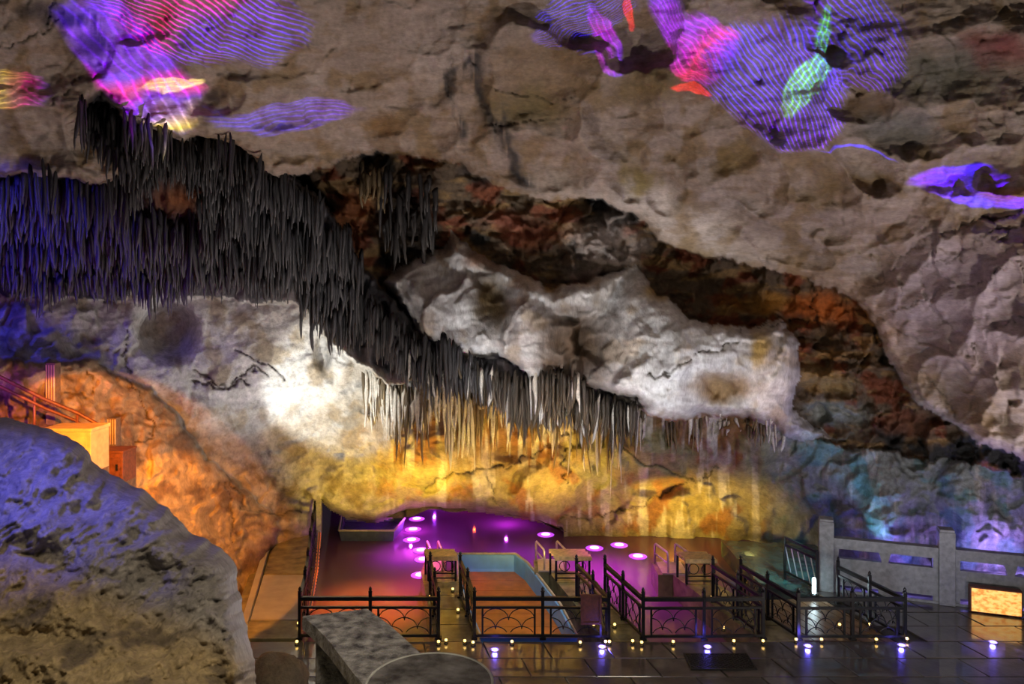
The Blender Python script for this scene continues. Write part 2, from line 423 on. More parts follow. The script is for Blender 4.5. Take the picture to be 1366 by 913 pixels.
# ------------------------------------------------------------------ numpy noise and fields
def perlin(x, y, seed=0):
    r = np.random.default_rng(seed)
    perm = r.permutation(512); ang = r.random(512) * 2 * np.pi
    gx, gy = np.cos(ang), np.sin(ang)
    xi = np.floor(x).astype(np.int64); yi = np.floor(y).astype(np.int64)
    xf = x - xi; yf = y - yi
    def g(ix, iy, dx, dy):
        h = perm[(perm[ix & 511] + iy) & 511]
        return gx[h] * dx + gy[h] * dy
    u = xf ** 3 * (xf * (xf * 6 - 15) + 10); v = yf ** 3 * (yf * (yf * 6 - 15) + 10)
    a = g(xi, yi, xf, yf); b = g(xi + 1, yi, xf - 1, yf)
    c = g(xi, yi + 1, xf, yf - 1); d = g(xi + 1, yi + 1, xf - 1, yf - 1)
    return (a + u * (b - a)) + v * ((c + u * (d - c)) - (a + u * (b - a)))

def fbm(x, y, s, oct=4, seed=0, gain=0.5):
    out = np.zeros_like(x); a = 1.0
    for i in range(oct):
        out += a * perlin(x / s + 13.7 * i, y / s - 7.1 * i, seed + i); a *= gain; s /= 2.03
    return out

def ridged(x, y, s, oct=4, seed=0, gain=0.5):
    out = np.zeros_like(x); a = 1.0
    for i in range(oct):
        out += a * (1 - 2 * np.abs(perlin(x / s + 5.3 * i, y / s + 9.1 * i, seed + i))); a *= gain; s /= 2.03
    return out

def facets(x, y, s, seed=0, sharp=26.0, wx=0.0, wy=0.0):
    """broken rock: blended tilted planes, one for each jittered cell; about -1..1"""
    r = np.random.default_rng(seed)
    T_ = 64
    jx = r.random((T_, T_)); jy = r.random((T_, T_)); h = r.uniform(-0.5, 0.5, (T_, T_)); ga = r.uniform(-1, 1, (T_, T_)); gb = r.uniform(-1, 1, (T_, T_))
    u = (x + wx) / s; v = (y + wy) / s
    iu = np.floor(u).astype(int); iv = np.floor(v).astype(int)
    num = np.zeros_like(u); den = np.zeros_like(u) + 1e-12
    dmin = np.full(u.shape, 9.0)
    cells = []
    for a in (-1, 0, 1):
        for b in (-1, 0, 1):
            ci = (iu + a) % T_; cj = (iv + b) % T_
            du = u - (iu + a + jx[ci, cj]); dv = v - (iv + b + jy[ci, cj])
            d2 = du * du + dv * dv
            dmin = np.minimum(dmin, d2); cells.append((ci, cj, du, dv, d2))
    for ci, cj, du, dv, d2 in cells:
        wgt = np.exp(-sharp * (d2 - dmin))
        num += wgt * (h[ci, cj] + ga[ci, cj] * du + gb[ci, cj] * dv); den += wgt
    return num / den

def tps(ctrl, X, Y):
    c = np.array(ctrl, float); n = len(c); px = c[:, :2] / 300.0
    d = np.hypot(px[:, None, 0] - px[None, :, 0], px[:, None, 1] - px[None, :, 1])
    def k(r): return np.where(r > 1e-9, r * r * np.log(np.maximum(r, 1e-9)), 0.0)
    A = np.zeros((n + 3, n + 3)); A[:n, :n] = k(d) + np.eye(n) * 0.02
    A[:n, n] = 1; A[:n, n + 1:] = px; A[n, :n] = 1; A[n + 1:, :n] = px.T
    sol = np.linalg.solve(A, np.concatenate([c[:, 2], np.zeros(3)]))
    out = sol[n] + sol[n + 1] * X / 300.0 + sol[n + 2] * Y / 300.0
    for i in range(n):
        out += sol[i] * k(np.hypot(X / 300.0 - px[i, 0], Y / 300.0 - px[i, 1]))
    return out

def seg_dist(X, Y, pts, closed=False):
    out = np.full(X.shape, 1e9)
    m = len(pts)
    for i in range(m if closed else m - 1):
        x0, y0 = pts[i]; x1, y1 = pts[(i + 1) % m]
        dx, dy = x1 - x0, y1 - y0
        t = np.clip(((X - x0) * dx + (Y - y0) * dy) / max(dx * dx + dy * dy, 1e-9), 0, 1)
        out = np.minimum(out, np.hypot(X - x0 - t * dx, Y - y0 - t * dy))
    return out

def inside(X, Y, poly):
    r = np.zeros(X.shape, bool); m = len(poly)
    for i in range(m):
        x0, y0 = poly[i]; x1, y1 = poly[(i + 1) % m]
        if y0 == y1: continue
        c = ((y0 > Y) != (y1 > Y)) & (X < (x1 - x0) * (Y - y0) / (y1 - y0) + x0)
        r ^= c
    return r

def sdist(X, Y, poly):
    d = seg_dist(X, Y, poly, True)
    return np.where(inside(X, Y, poly), d, -d)

def sstep(a, b, x):
    t = np.clip((x - a) / (b - a), 0, 1)
    return t * t * (3 - 2 * t)

# ------------------------------------------------------------------ cave shell
STEP = 2.0
gx = np.arange(-150, 1518, STEP); gy = np.arange(-130, 842, STEP)
X, Y = np.meshgrid(gx, gy)
WXn = fbm(X, Y, 70, 4, 1) ; WYn = fbm(X, Y, 70, 4, 21)
fine = fbm(X, Y, 16, 3, 40)
JX = X + WXn * 9 + fine * 4; JY = Y + WYn * 9 + fbm(X, Y, 14, 3, 55) * 5

POLY_CEIL = [(-300, -300), (1700, -300), (1700, 780), (1400, 640), (1366, 616), (1335, 602), (1300, 592), (1262, 562), (1235, 545), (1205, 520), (1182, 470), (1165, 430), (1140, 400), (1075, 375), (1000, 355), (930, 340), (880, 320), (850, 290), (800, 262), (740, 262), (700, 262), (650, 235), (600, 215), (570, 211), (530, 205), (480, 206), (440, 222), (385, 232), (350, 225), (310, 195), (265, 182), (240, 188), (180, 160), (130, 128), (108, 155), (150, 195), (185, 215), (180, 232), (130, 243), (60, 240), (-300, 234)]
POLY_CURT = [(-300, 225), (100, 118), (140, 126), (260, 178), (330, 212), (390, 232), (430, 268), (462, 310), (480, 352), (500, 375), (530, 408), (560, 446), (610, 468), (680, 475), (712, 503), (765, 500), (850, 542), (846, 566), (800, 556), (740, 540), (690, 528), (620, 518), (560, 506), (515, 515), (488, 488), (432, 448), (408, 412), (390, 398), (340, 404), (300, 394), (240, 400), (214, 386), (185, 380), (168, 404), (140, 402), (100, 392), (50, 390), (0, 394), (-300, 400)]
POLY_WHITE = [(512, 374), (540, 350), (590, 330), (600, 306), (650, 348), (700, 370), (740, 384), (800, 372), (850, 356), (880, 393), (920, 424), (960, 430), (1000, 440), (1042, 424), (1066, 460), (1070, 500), (1060, 540), (1090, 572), (1125, 592), (1050, 580), (1000, 560), (960, 552), (900, 562), (860, 548), (850, 530), (765, 512), (712, 512), (680, 485), (610, 476), (560, 455), (535, 415)]
POLY_REC = [(395, 215), (480, 180), (570, 190), (700, 240), (800, 240), (880, 300), (1000, 335), (1140, 380), (1195, 460), (1250, 530), (1310, 575), (1420, 600), (1420, 650), (1300, 622), (1200, 604), (1120, 600), (1060, 560), (1050, 470), (1020, 440), (900, 450), (740, 410), (600, 360), (500, 400), (460, 360), (440, 280)]
POLY_SLOPE = [(-300, 440), (0, 478), (50, 484), (110, 478), (170, 506), (228, 545), (258, 592), (305, 640), (372, 690), (366, 722), (340, 790), (300, 900), (-300, 900)]

D0 = tps([(-150, 380, 15.5), (0, 420, 16.5), (0, 520, 15.5), (100, 440, 18), (100, 620, 16.5), (225, 440, 19.5), (300, 500, 20.5), (400, 420, 21), (400, 560, 22), (300, 640, 20.5), (420, 650, 23), (370, 735, 22.2), (520, 600, 22), (560, 660, 22.8), (650, 600, 22.3), (750, 560, 21.8), (750, 690, 24.2), (900, 600, 22), (900, 715, 24.6), (1040, 640, 22), (1040, 718, 24.2), (1150, 620, 20.4), (1150, 740, 20.6), (1300, 640, 18.9), (1300, 760, 19.3), (1420, 660, 18.2), (1420, 780, 18.6), (900, 800, 27.5), (500, 800, 27), (1150, 830, 21.5), (1450, 840, 19.5), (0, 830, 19), (680, 200, 24), (300, 200, 22), (1100, 200, 22)], X, Y)
D1 = tps([(-150, -100, 9.5), (-150, 230, 13.5), (0, 0, 10.4), (0, 235, 14.4), (180, 120, 13), (350, -100, 9.8), (350, 0, 10.8), (350, 205, 15), (480, 200, 16.4), (600, 100, 13.4), (700, -100, 10), (700, 0, 11.2), (700, 150, 14.2), (720, 258, 17.5), (900, -100, 10), (900, 0, 11.2), (900, 150, 13.6), (900, 310, 18), (1100, -100, 10), (1100, 0, 11), (1100, 200, 13.4), (1130, 385, 18.2), (1366, 0, 10.2), (1366, 200, 11.4), (1366, 400, 13), (1366, 600, 15.6), (1240, 540, 17.8), (1250, 300, 13.8), (1500, -100, 9), (1500, 300, 11), (1500, 700, 14.5)], X, Y)
D2 = tps([(440, 230, 19.5), (550, 280, 20.5), (700, 300, 21), (800, 330, 20.6), (900, 380, 21.2), (1100, 450, 21), (1080, 560, 21), (1200, 560, 20.4), (1320, 600, 18.4), (1420, 630, 17.6), (600, 220, 20.5)], X, Y)
D3 = tps([(520, 380, 19.4), (600, 320, 20.2), (700, 400, 18.7), (650, 470, 19), (850, 380, 19.4), (850, 450, 18.2), (760, 500, 18.6), (950, 540, 18.6), (1000, 470, 18.4), (1060, 450, 19.3), (1060, 560, 19.8), (1120, 590, 20.6)], X, Y)
D4 = tps([(-150, 300, 14.6), (0, 250, 15.4), (0, 390, 16), (130, 140, 14.4), (240, 200, 15.2), (330, 230, 16), (200, 330, 17.2), (200, 395, 17.6), (400, 260, 17.4), (400, 390, 18.4), (470, 330, 18.6), (500, 450, 19), (600, 500, 19.2), (700, 520, 19.4), (850, 550, 19.8)], X, Y)
D5 = tps([(-150, 480, 11.5), (0, 490, 12.8), (0, 600, 12.4), (120, 500, 14.6), (120, 620, 14), (200, 560, 16.2), (260, 640, 17), (300, 660, 18.6), (365, 700, 21), (300, 740, 18.6), (230, 720, 16.2), (330, 780, 19.6), (0, 850, 13), (300, 880, 19.6)], X, Y)

# hand placed scallops of the roof: centre, radii, turn
DISH = [(40, 30, 60, 30, -20), (70, 85, 70, 30, -15), (25, 200, 90, 50, 0), (120, 190, 50, 40, 20), (160, 30, 50, 25, 20), (270, 30, 70, 34, 15), (200, 110, 60, 40, 25), (270, 125, 40, 30, 0), (310, 92, 60, 16, 0), (400, 30, 90, 36, 0), (420, 85, 60, 14, -5), (400, 145, 60, 25, -10), (505, 160, 50, 28, -15), (420, 200, 100, 22, -5), (480, 95, 80, 22, -10), (560, 40, 60, 34, -20), (640, 20, 40, 40, 0), (560, 120, 70, 34, -30), (575, 185, 40, 30, -30), (635, 130, 26, 60, 10), (712, 110, 78, 72, 0), (725, 215, 66, 36, 10), (715, 10, 70, 22, 0), (780, 35, 50, 30, 20), (855, 35, 50, 60, 20), (835, 150, 56, 60, 10), (845, 245, 34, 24, 10), (882, 250, 24, 36, -10), (930, 155, 55, 40, 10), (975, 205, 60, 40, 15), (1020, 95, 110, 75, 35), (1130, 60, 80, 36, 15), (1150, 135, 60, 30, 20), (1180, 15, 120, 34, 5), (1205, 95, 80, 42, 5), (1300, 95, 100, 50, 0), (1250, 170, 120, 33, -5), (960, 290, 50, 28, 0), (1090, 240, 52, 38, 20), (1010, 250, 50, 32, 10), (1160, 220, 50, 33, 15), (1300, 230, 90, 28, -10), (1330, 290, 80, 28, -5), (900, 205, 40, 28, 0), (1100, 300, 70, 24, 10), (1200, 300, 80, 28, -20), (1050, 330, 70, 20, 20), (950, 335, 60, 18, 20), (1180, 355, 70, 28, -25), (1280, 360, 80, 32, -30), (1360, 400, 60, 46, -30), (1250, 430, 60, 36, -30), (1330, 480, 50, 38, 20), (1280, 520, 50, 38, 30), (1200, 470, 36, 40, 30), (1370, 560, 50, 40, 30), (1460, 100, 90, 34, 0), (1460, 300, 90, 34, 0), (1460, 480, 90, 34, 0), (-90, 60, 80, 60, 0), (-90, 180, 80, 60, 0)]
for k in range(26):
    DISH.append((-120 + k * 66, -70 + (k % 2) * 25, 46, 40, 0))
def dish(X, Y):
    wx = X + fbm(X, Y, 60, 3, 77) * 16; wy = Y + fbm(X, Y, 60, 3, 88) * 16
    q1 = np.full(X.shape, 9.0); q2 = np.full(X.shape, 9.0); amp = np.zeros(X.shape)
    for cx, cy, rx, ry, a in DISH:
        c, s = math.cos(math.radians(a)), math.sin(math.radians(a))
        u = ((wx - cx) * c + (wy - cy) * s) / rx; v = (-(wx - cx) * s + (wy - cy) * c) / ry
        q = np.sqrt(u * u + v * v)
        amp = np.where(q < q1, (0.00024 * min(ry, rx, 60) ** 2 + 0.06) * float(np.interp(cy, [40, 110, 200, 320], [0.14, 0.85, 1.7, 1.9])) * (0.5 if cx > 1180 else 0.6 if cx < 130 else 1.0), amp)
        q2 = np.minimum(q2, np.maximum(q1, q)); q1 = np.minimum(q1, q)
    for _ in range(260):
        amp[1:-1, 1:-1] = (amp[:-2, 1:-1] + amp[2:, 1:-1] + amp[1:-1, :-2] + amp[1:-1, 2:]) / 4
    return np.clip(q1, 0, 1.5), amp
Q1, QA = dish(X, Y)
# cell relief: sunk in the middle, sharp arrises between neighbours
WX2 = WXn * 28; WY2 = WYn * 28
FA = facets(X, Y, 92, 401, 30, WX2, WY2); FB = facets(X * 1.2 + Y * 0.3, Y, 38, 402, 26, WX2, WY2); FC = facets(X + Y * 0.4, Y * 1.3, 17, 403, 22, WX2, WY2)
strata = fbm(X * 0.35, Y * 2.2 + X * 0.25, 26, 4, 61)
D1 = D1 - QA * np.minimum(Q1, 1.2) ** 2 + 0.22 * fbm(X, Y, 120, 3, 3) + 0.035 * strata + 0.015 * fine + (0.05 + 0.12 * sstep(1080, 1200, X) * sstep(240, 330, Y)) * FB + (0.012 + 0.03 * sstep(180, 280, Y)) * FC
D1 += 0.02 * np.clip(ridged(X, Y * 1.6, 46, 4, 33), -1, 1)
flute = np.sin((X + WXn * 26) / 3.6) * 0.5 + np.sin((X + WYn * 30) / 6.1 + 1.0) * 0.7
D0 = D0 - 0.16 * ridged(X, Y, 120, 4, 5, 0.5) + 0.04 * strata + (0.42 * FA + 0.22 * FB + 0.09 * FC) * (1 - 0.68 * sstep(150, 220, X) * (1 - sstep(500, 560, X)) * (1 - sstep(590, 640, Y)))
zone_flow = sstep(480, 540, X) * (1 - sstep(1010, 1060, X)) * sstep(500, 540, Y) * (1 - sstep(600, 665, Y))
D0 = D0 + zone_flow * flute * 0.09 - zone_flow * 0.5
D2 = D2 - 0.25 * ridged(X, Y, 60, 5, 9, 0.55) + 0.45 * FB + 0.16 * FC + 0.25 * FA + 0.12 * fbm(X * 0.4, Y * 1.8, 24, 4, 12)
D3 = D3 - 0.22 * ridged(X * 1.25, Y, 150, 3, 15, 0.42) + 0.55 * FA + 0.11 * FB + 0.04 * FC + 0.012 * flute + 0.05 * fbm(X, Y, 30, 4, 17)
D4 = D4 + 0.10 * np.sin((X + WXn * 30) / 4.2) + 0.28 * fbm(X, Y * 0.35, 26, 4, 19) - 0.25 * np.abs(((Y + WYn * 20) % 46) / 46.0 - 0.5)
slope_wave = np.sin((Y - 0.55 * X + WXn * 26) / 7.0)
D5 = D5 - 0.15 * ridged(X, Y, 80, 5, 23, 0.55) + 0.30 * FA + 0.22 * FB + 0.08 * FC + 0.05 * slope_wave * sstep(610, 650, Y)

# hand placed hollows and bulges of the pale rock: x, y, rx, ry, depth in metres (positive = hollow)
for cx, cy, rx, ry, a in [(655, 395, 22, 38, 0.75), (768, 455, 38, 55, 0.6), (700, 420, 26, 50, -0.4), (860, 400, 50, 30, -0.4), (960, 520, 38, 22, 0.5), (905, 470, 20, 50, -0.3), (1020, 490, 40, 50, -0.45), (560, 400, 40, 40, -0.25)]:
    D3 += a * np.exp(-((X - cx) / rx) ** 2 - ((Y - cy) / ry) ** 2)
for cx, cy, rx, ry, a in [(222, 440, 34, 36, 1.3), (70, 425, 55, 40, -0.7), (685, 603, 34, 12, 0.5), (880, 650, 40, 12, 0.6), (870, 600, 30, 12, -0.3), (430, 470, 10, 26, 0.5), (455, 480, 16, 30, -0.35), (205, 565, 40, 50, 0.7), (1110, 545, 40, 14, 0.6), (1180, 680, 30, 60, -0.4), (1290, 650, 26, 60, -0.4), (640, 660, 60, 26, -0.35), (740, 650, 40, 40, -0.4)]:
    e2 = ((X - cx) / rx) ** 2 + ((Y - cy) / ry) ** 2
    D0 += a * np.exp(-e2 ** 2)
# right ceiling shelf and the brow above it
for cx, cy, rx, ry, a in [(800, 330, 55, 40, -0.7), (1100, 500, 45, 14, -0.5), (1095, 470, 40, 12, -0.35), (700, 335, 40, 20, -0.4), (1095, 415, 60, 22, 0.4)]:
    D2 += a * np.exp(-((X - cx) / rx) ** 4 - ((Y - cy) / ry) ** 4)

LIP = np.array([(380, 668), (425, 666), (440, 680), (462, 692), (500, 698), (522, 690), (540, 682), (575, 679), (640, 683), (690, 691), (720, 697), (745, 707), (760, 712)], float)
lip = np.interp(X, LIP[:, 0], LIP[:, 1])
tun = (X > 428) & (X < 752)
ls = lip - Y
D0 = D0 + np.where(tun, 1.6 * np.clip(1 - ls / 12.0, 0, 1) ** 2, 0)

S1 = sdist(JX, JY, POLY_CEIL); S2 = sdist(JX, JY, POLY_REC); S3 = sdist(JX, JY, POLY_WHITE); S4 = sdist(JX, JY, POLY_CURT); S5 = sdist(JX, JY, POLY_SLOPE)
def over(D, S, Dn, roll, wid, soft):
    Dn = Dn + roll * np.clip(1 - S / wid, 0, 1) ** 2
    k = sstep(-soft, soft, S)
    return D * (1 - k) + Dn * k
D = D0.copy()
LAY = np.zeros(X.shape, int)
for i, (S, Dn, roll, wid, soft) in enumerate([(S5, D5, 0.5, 18, 3), (S2, D2, 0.2, 8, 3), (S4, D4, 0.25, 8, 3), (S3, D3, 0.9, 16, 3), (S1, D1, 0.8, 14, 3)]):
    D = over(D, S, Dn, roll, wid, soft)
    LAY[S > 0] = i + 1        # 1 slope, 2 recess, 3 curtain, 4 white mass, 5 roof

# cracks: grooves cut in the rock
CR = [([(330, 510), (285, 505), (262, 498)], 1.5), ([(262, 512), (300, 510), (325, 505), (340, 492), (352, 500)], 1.6), ([(318, 470), (345, 487), (360, 484), (378, 503)], 1.5), ([(167, 440), (168, 480), (180, 500)], 1.8), ([(112, 496), (124, 530), (85, 525)], 1.4), ([(170, 505), (200, 560), (206, 590), (180, 596)], 1.6),
      ([(560, 645), (610, 633), (640, 625), (690, 612), (740, 590), (768, 575)], 2.2), ([(745, 697), (790, 688), (832, 676), (880, 660), (920, 640)], 2.2), ([(830, 605), (860, 620), (920, 635), (960, 628)], 1.5), ([(655, 640), (665, 675)], 1.8), ([(760, 560), (756, 640)], 1.8),
      ([(1140, 400), (1200, 440), (1260, 470), (1330, 505)], 2.2), ([(1150, 385), (1220, 330), (1300, 300), (1366, 280)], 2.0), ([(1220, 360), (1245, 410), (1270, 440)], 1.8), ([(1225, 365), (1290, 330), (1366, 300)], 1.6), ([(1170, 420), (1260, 390), (1366, 345)], 1.6), ([(1290, 470), (1366, 420)], 1.6), ([(1230, 500), (1260, 530), (1275, 560)], 1.5), ([(1085, 380), (1086, 435)], 1.6), ([(985, 445), (1040, 430), (1075, 425)], 1.4), ([(1130, 440), (1135, 520)], 1.8),
      ([(640, 110), (690, 125), (730, 140), (770, 125)], 1.4), ([(650, 165), (700, 162), (760, 165)], 1.4), ([(605, 70), (600, 130), (615, 180)], 3.2), ([(630, 80), (640, 130), (665, 170), (690, 230)], 3.8), ([(0, 62), (60, 40), (75, 5)], 2.5), ([(65, 140), (110, 105), (135, 100)], 2.5), ([(400, 690), (330, 675), (300, 640)], 1.4), ([(300, 650), (318, 690), (310, 720)], 1.4), ([(870, 500), (890, 492), (920, 485)], 1.8), ([(930, 480), (950, 470), (985, 455)], 1.2)]
crack = np.zeros(X.shape)
for pts, wd in CR:
    crack = np.maximum(crack, (0.45 if pts[0][0] > 1100 or pts[0][1] < 300 else 1.0) * np.exp(-(seg_dist(X + fine * 12 + WXn * 10, Y + WYn * 16 + fine * 6, pts) / (wd * 0.75)) ** 2))
D += crack * 0.16

Z = H - D * (Y - HY) / F
# ---- colour of the stone, with some light and shade painted in
def mixc(C, col, k):
    k = np.clip(k, 0, 1)[..., None]
    return C * (1 - k) + np.array(col) * k
nA = fbm(X, Y, 110, 5, 101); nB = fbm(X, Y, 45, 5, 131); nC = fbm(X * 0.5, Y * 2, 30, 5, 151); nV = fbm(X * 2.4, Y * 0.35, 40, 4, 171)
C = np.zeros(X.shape + (3,))
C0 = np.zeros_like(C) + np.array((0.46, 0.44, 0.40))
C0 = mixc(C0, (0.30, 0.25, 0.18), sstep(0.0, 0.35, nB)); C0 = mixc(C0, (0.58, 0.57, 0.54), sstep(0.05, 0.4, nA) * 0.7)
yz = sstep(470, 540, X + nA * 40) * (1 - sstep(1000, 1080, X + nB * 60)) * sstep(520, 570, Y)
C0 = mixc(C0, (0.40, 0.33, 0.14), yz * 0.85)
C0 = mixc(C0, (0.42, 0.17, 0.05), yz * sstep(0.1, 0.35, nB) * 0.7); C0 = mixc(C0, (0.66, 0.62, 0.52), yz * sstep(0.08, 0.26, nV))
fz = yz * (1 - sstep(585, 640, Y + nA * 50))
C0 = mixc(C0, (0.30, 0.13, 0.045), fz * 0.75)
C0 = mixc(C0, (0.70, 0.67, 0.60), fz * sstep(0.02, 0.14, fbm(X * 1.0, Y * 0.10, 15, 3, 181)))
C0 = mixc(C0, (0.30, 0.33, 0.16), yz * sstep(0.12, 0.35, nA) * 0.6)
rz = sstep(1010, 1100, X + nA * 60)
C0 = mixc(C0, (0.16, 0.19, 0.19), rz * 0.8); C0 = mixc(C0, (0.40, 0.38, 0.35), rz * sstep(0.05, 0.3, nV) * 0.9); C0 = mixc(C0, (0.10, 0.26, 0.28), rz * sstep(0.05, 0.3, nB) * 0.6)  # teal patches put the coloured lamplight into the stone colour
C5 = np.zeros_like(C) + np.array((0.44, 0.33, 0.20)); C5 = mixc(C5, (0.24, 0.15, 0.08), sstep(0.0, 0.3, nB)); C5 = mixc(C5, (0.07, 0.035, 0.025), (1 - sstep(60, 110, X + nB * 40)) * sstep(505, 535, Y) * 0.9)
C2 = np.zeros_like(C) + np.array((0.15, 0.105, 0.065)); C2 = mixc(C2, (0.22, 0.055, 0.02), sstep(0.0, 0.25, nB) * 0.8); C2 = mixc(C2, (0.30, 0.19, 0.08), sstep(0.1, 0.3, nC)); C2 = mixc(C2, (0.03, 0.03, 0.028), sstep(0.1, 0.32, nA))
for cx, cy, rx, ry, col in [(800, 335, 62, 42, (0.34, 0.29, 0.26)), (700, 300, 60, 20, (0.30, 0.10, 0.06)), (1095, 410, 50, 22, (0.50, 0.14, 0.02)), (1100, 500, 40, 14, (0.34, 0.24, 0.10)), (1110, 550, 50, 20, (0.30, 0.34, 0.32)), (545, 300, 40, 60, (0.025, 0.025, 0.028)), (470, 280, 34, 30, (0.30, 0.10, 0.03)), (495, 250, 14, 34, (0.40, 0.24, 0.10)), (1020, 400, 40, 16, (0.46, 0.22, 0.03)), (650, 225, 60, 14, (0.04, 0.03, 0.03)), (1210, 570, 36, 20, (0.22, 0.09, 0.05))]:  # the strongest orange patch paints the orange-lit part of the recess
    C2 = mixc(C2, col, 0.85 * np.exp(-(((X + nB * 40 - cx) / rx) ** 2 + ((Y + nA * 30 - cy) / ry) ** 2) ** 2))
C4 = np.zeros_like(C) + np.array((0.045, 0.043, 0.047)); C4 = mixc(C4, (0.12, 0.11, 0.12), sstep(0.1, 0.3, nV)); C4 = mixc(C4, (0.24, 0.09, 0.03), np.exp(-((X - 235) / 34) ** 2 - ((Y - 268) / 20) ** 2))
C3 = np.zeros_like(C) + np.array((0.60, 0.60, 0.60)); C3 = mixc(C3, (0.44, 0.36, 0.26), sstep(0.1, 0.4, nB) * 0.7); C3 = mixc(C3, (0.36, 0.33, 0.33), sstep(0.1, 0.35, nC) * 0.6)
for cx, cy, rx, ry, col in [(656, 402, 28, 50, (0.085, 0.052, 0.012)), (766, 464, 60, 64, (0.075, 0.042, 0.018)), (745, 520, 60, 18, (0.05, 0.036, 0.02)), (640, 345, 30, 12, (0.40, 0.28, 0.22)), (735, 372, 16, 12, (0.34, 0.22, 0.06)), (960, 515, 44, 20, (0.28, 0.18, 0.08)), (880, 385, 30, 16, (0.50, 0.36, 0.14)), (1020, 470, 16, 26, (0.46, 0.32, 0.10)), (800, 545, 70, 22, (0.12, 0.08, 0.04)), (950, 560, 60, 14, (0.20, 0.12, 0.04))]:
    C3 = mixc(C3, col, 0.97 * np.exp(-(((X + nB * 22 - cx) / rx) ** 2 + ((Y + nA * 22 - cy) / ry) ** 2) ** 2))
C1 = np.zeros_like(C) + np.array((0.37, 0.295, 0.235)); C1 = mixc(C1, (0.27, 0.185, 0.09), sstep(0.02, 0.35, nB) * 0.8); C1 = mixc(C1, (0.46, 0.39, 0.34), sstep(0.1, 0.4, nA) * 0.7); C1 = mixc(C1, (0.24, 0.16, 0.08), sstep(0.15, 0.35, nC) * 0.5)
for cx, cy, rx, ry, col in [(715, 105, 62, 58, (0.27, 0.19, 0.11)), (700, 145, 60, 26, (0.18, 0.135, 0.045)), (765, 75, 40, 26, (0.22, 0.14, 0.06)), (515, 165, 34, 20, (0.24, 0.14, 0.05)), (850, 245, 20, 26, (0.24, 0.18, 0.05)), (985, 205, 24, 28, (0.22, 0.15, 0.05)), (1100, 240, 34, 26, (0.22, 0.15, 0.06)), (1155, 135, 30, 18, (0.14, 0.08, 0.03)), (1260, 100, 90, 36, (0.13, 0.13, 0.10)), (1330, 70, 50, 26, (0.20, 0.03, 0.025)), (1200, 170, 60, 30, (0.16, 0.16, 0.15)), (1330, 245, 50, 8, (0.34, 0.18, 0.03)), (860, 110, 60, 26, (0.20, 0.14, 0.05)), (935, 105, 30, 20, (0.24, 0.09, 0.03)), (60, 20, 40, 14, (0.06, 0.05, 0.05)), (120, 50, 26, 22, (0.05, 0.045, 0.05)), (295, 130, 22, 12, (0.04, 0.035, 0.035)), (130, 148, 30, 16, (0.05, 0.045, 0.05)), (1300, 400, 120, 90, (0.38, 0.31, 0.33)), (560, 30, 60, 40, (0.36, 0.29, 0.24))]:  # brown tones in the scallops paint their shade, the others are stains
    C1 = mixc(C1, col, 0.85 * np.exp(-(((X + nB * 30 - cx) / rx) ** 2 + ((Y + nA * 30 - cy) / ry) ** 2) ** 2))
streak = np.zeros(X.shape)
for pts, wd in [([(628, 70), (606, 100), (600, 140), (612, 180)], 9), ([(630, 75), (648, 130), (668, 170), (700, 245)], 10), ([(60, 30), (120, 25), (140, 60)], 10)]:
    streak = np.maximum(streak, np.exp(-(seg_dist(X + nB * 22, Y, pts) / wd) ** 2))
C1 = mixc(C1, (0.035, 0.035, 0.035), streak * 0.9 * sstep(-0.25, 0.1, nV + 0.15))
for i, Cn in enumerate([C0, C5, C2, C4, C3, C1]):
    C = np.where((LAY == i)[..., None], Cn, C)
C = mixc(C, (0.05, 0.035, 0.025), crack * 0.8)
C = np.clip(C * (1 + 0.25 * fbm(X, Y, 7, 3, 201)[..., None] + 0.15 * np.clip(strata, -1, 1)[..., None]), 0.004, 0.85)

PTS = np.stack([D * (X - CX) / F, D, Z], -1)
nr, nc = X.shape
idx = np.arange(nr * nc).reshape(nr, nc)
quads = np.stack([idx[:-1, :-1], idx[1:, :-1], idx[1:, 1:], idx[:-1, 1:]], -1).reshape(-1, 4)
keep = ~((tun & (Y > lip))[:-1, :-1].ravel())
keep &= (Z[:-1, :-1].ravel() > -1.4)
qlay = LAY[:-1, :-1].ravel(); qx = X[:-1, :-1].ravel()

def shell_piece(name, sel, parent=None, mat=None):
    f = quads[sel & keep]
    used, inv = np.unique(f.ravel(), return_inverse=True)
    me = bpy.data.meshes.new(name)
    n, m = len(used), len(f)
    me.vertices.add(n); me.vertices.foreach_set('co', PTS.reshape(-1, 3)[used].astype(np.float32).ravel())
    me.loops.add(m * 4); me.loops.foreach_set('vertex_index', inv.astype(np.int32))
    me.polygons.add(m); me.polygons.foreach_set('loop_start', np.arange(0, m * 4, 4, dtype=np.int32))
    me.polygons.foreach_set('use_smooth', np.ones(m, bool))
    me.update(calc_edges=True)
    a = me.color_attributes.new('Col', 'FLOAT_COLOR', 'POINT')
    cc = np.concatenate([C.reshape(-1, 3)[used], np.ones((n, 1))], 1)
    a.data.foreach_set('color', cc.astype(np.float32).ravel())
    me.materials.append(mat or M_ROCK)
    return link(bpy.data.objects.new(name, me), parent)

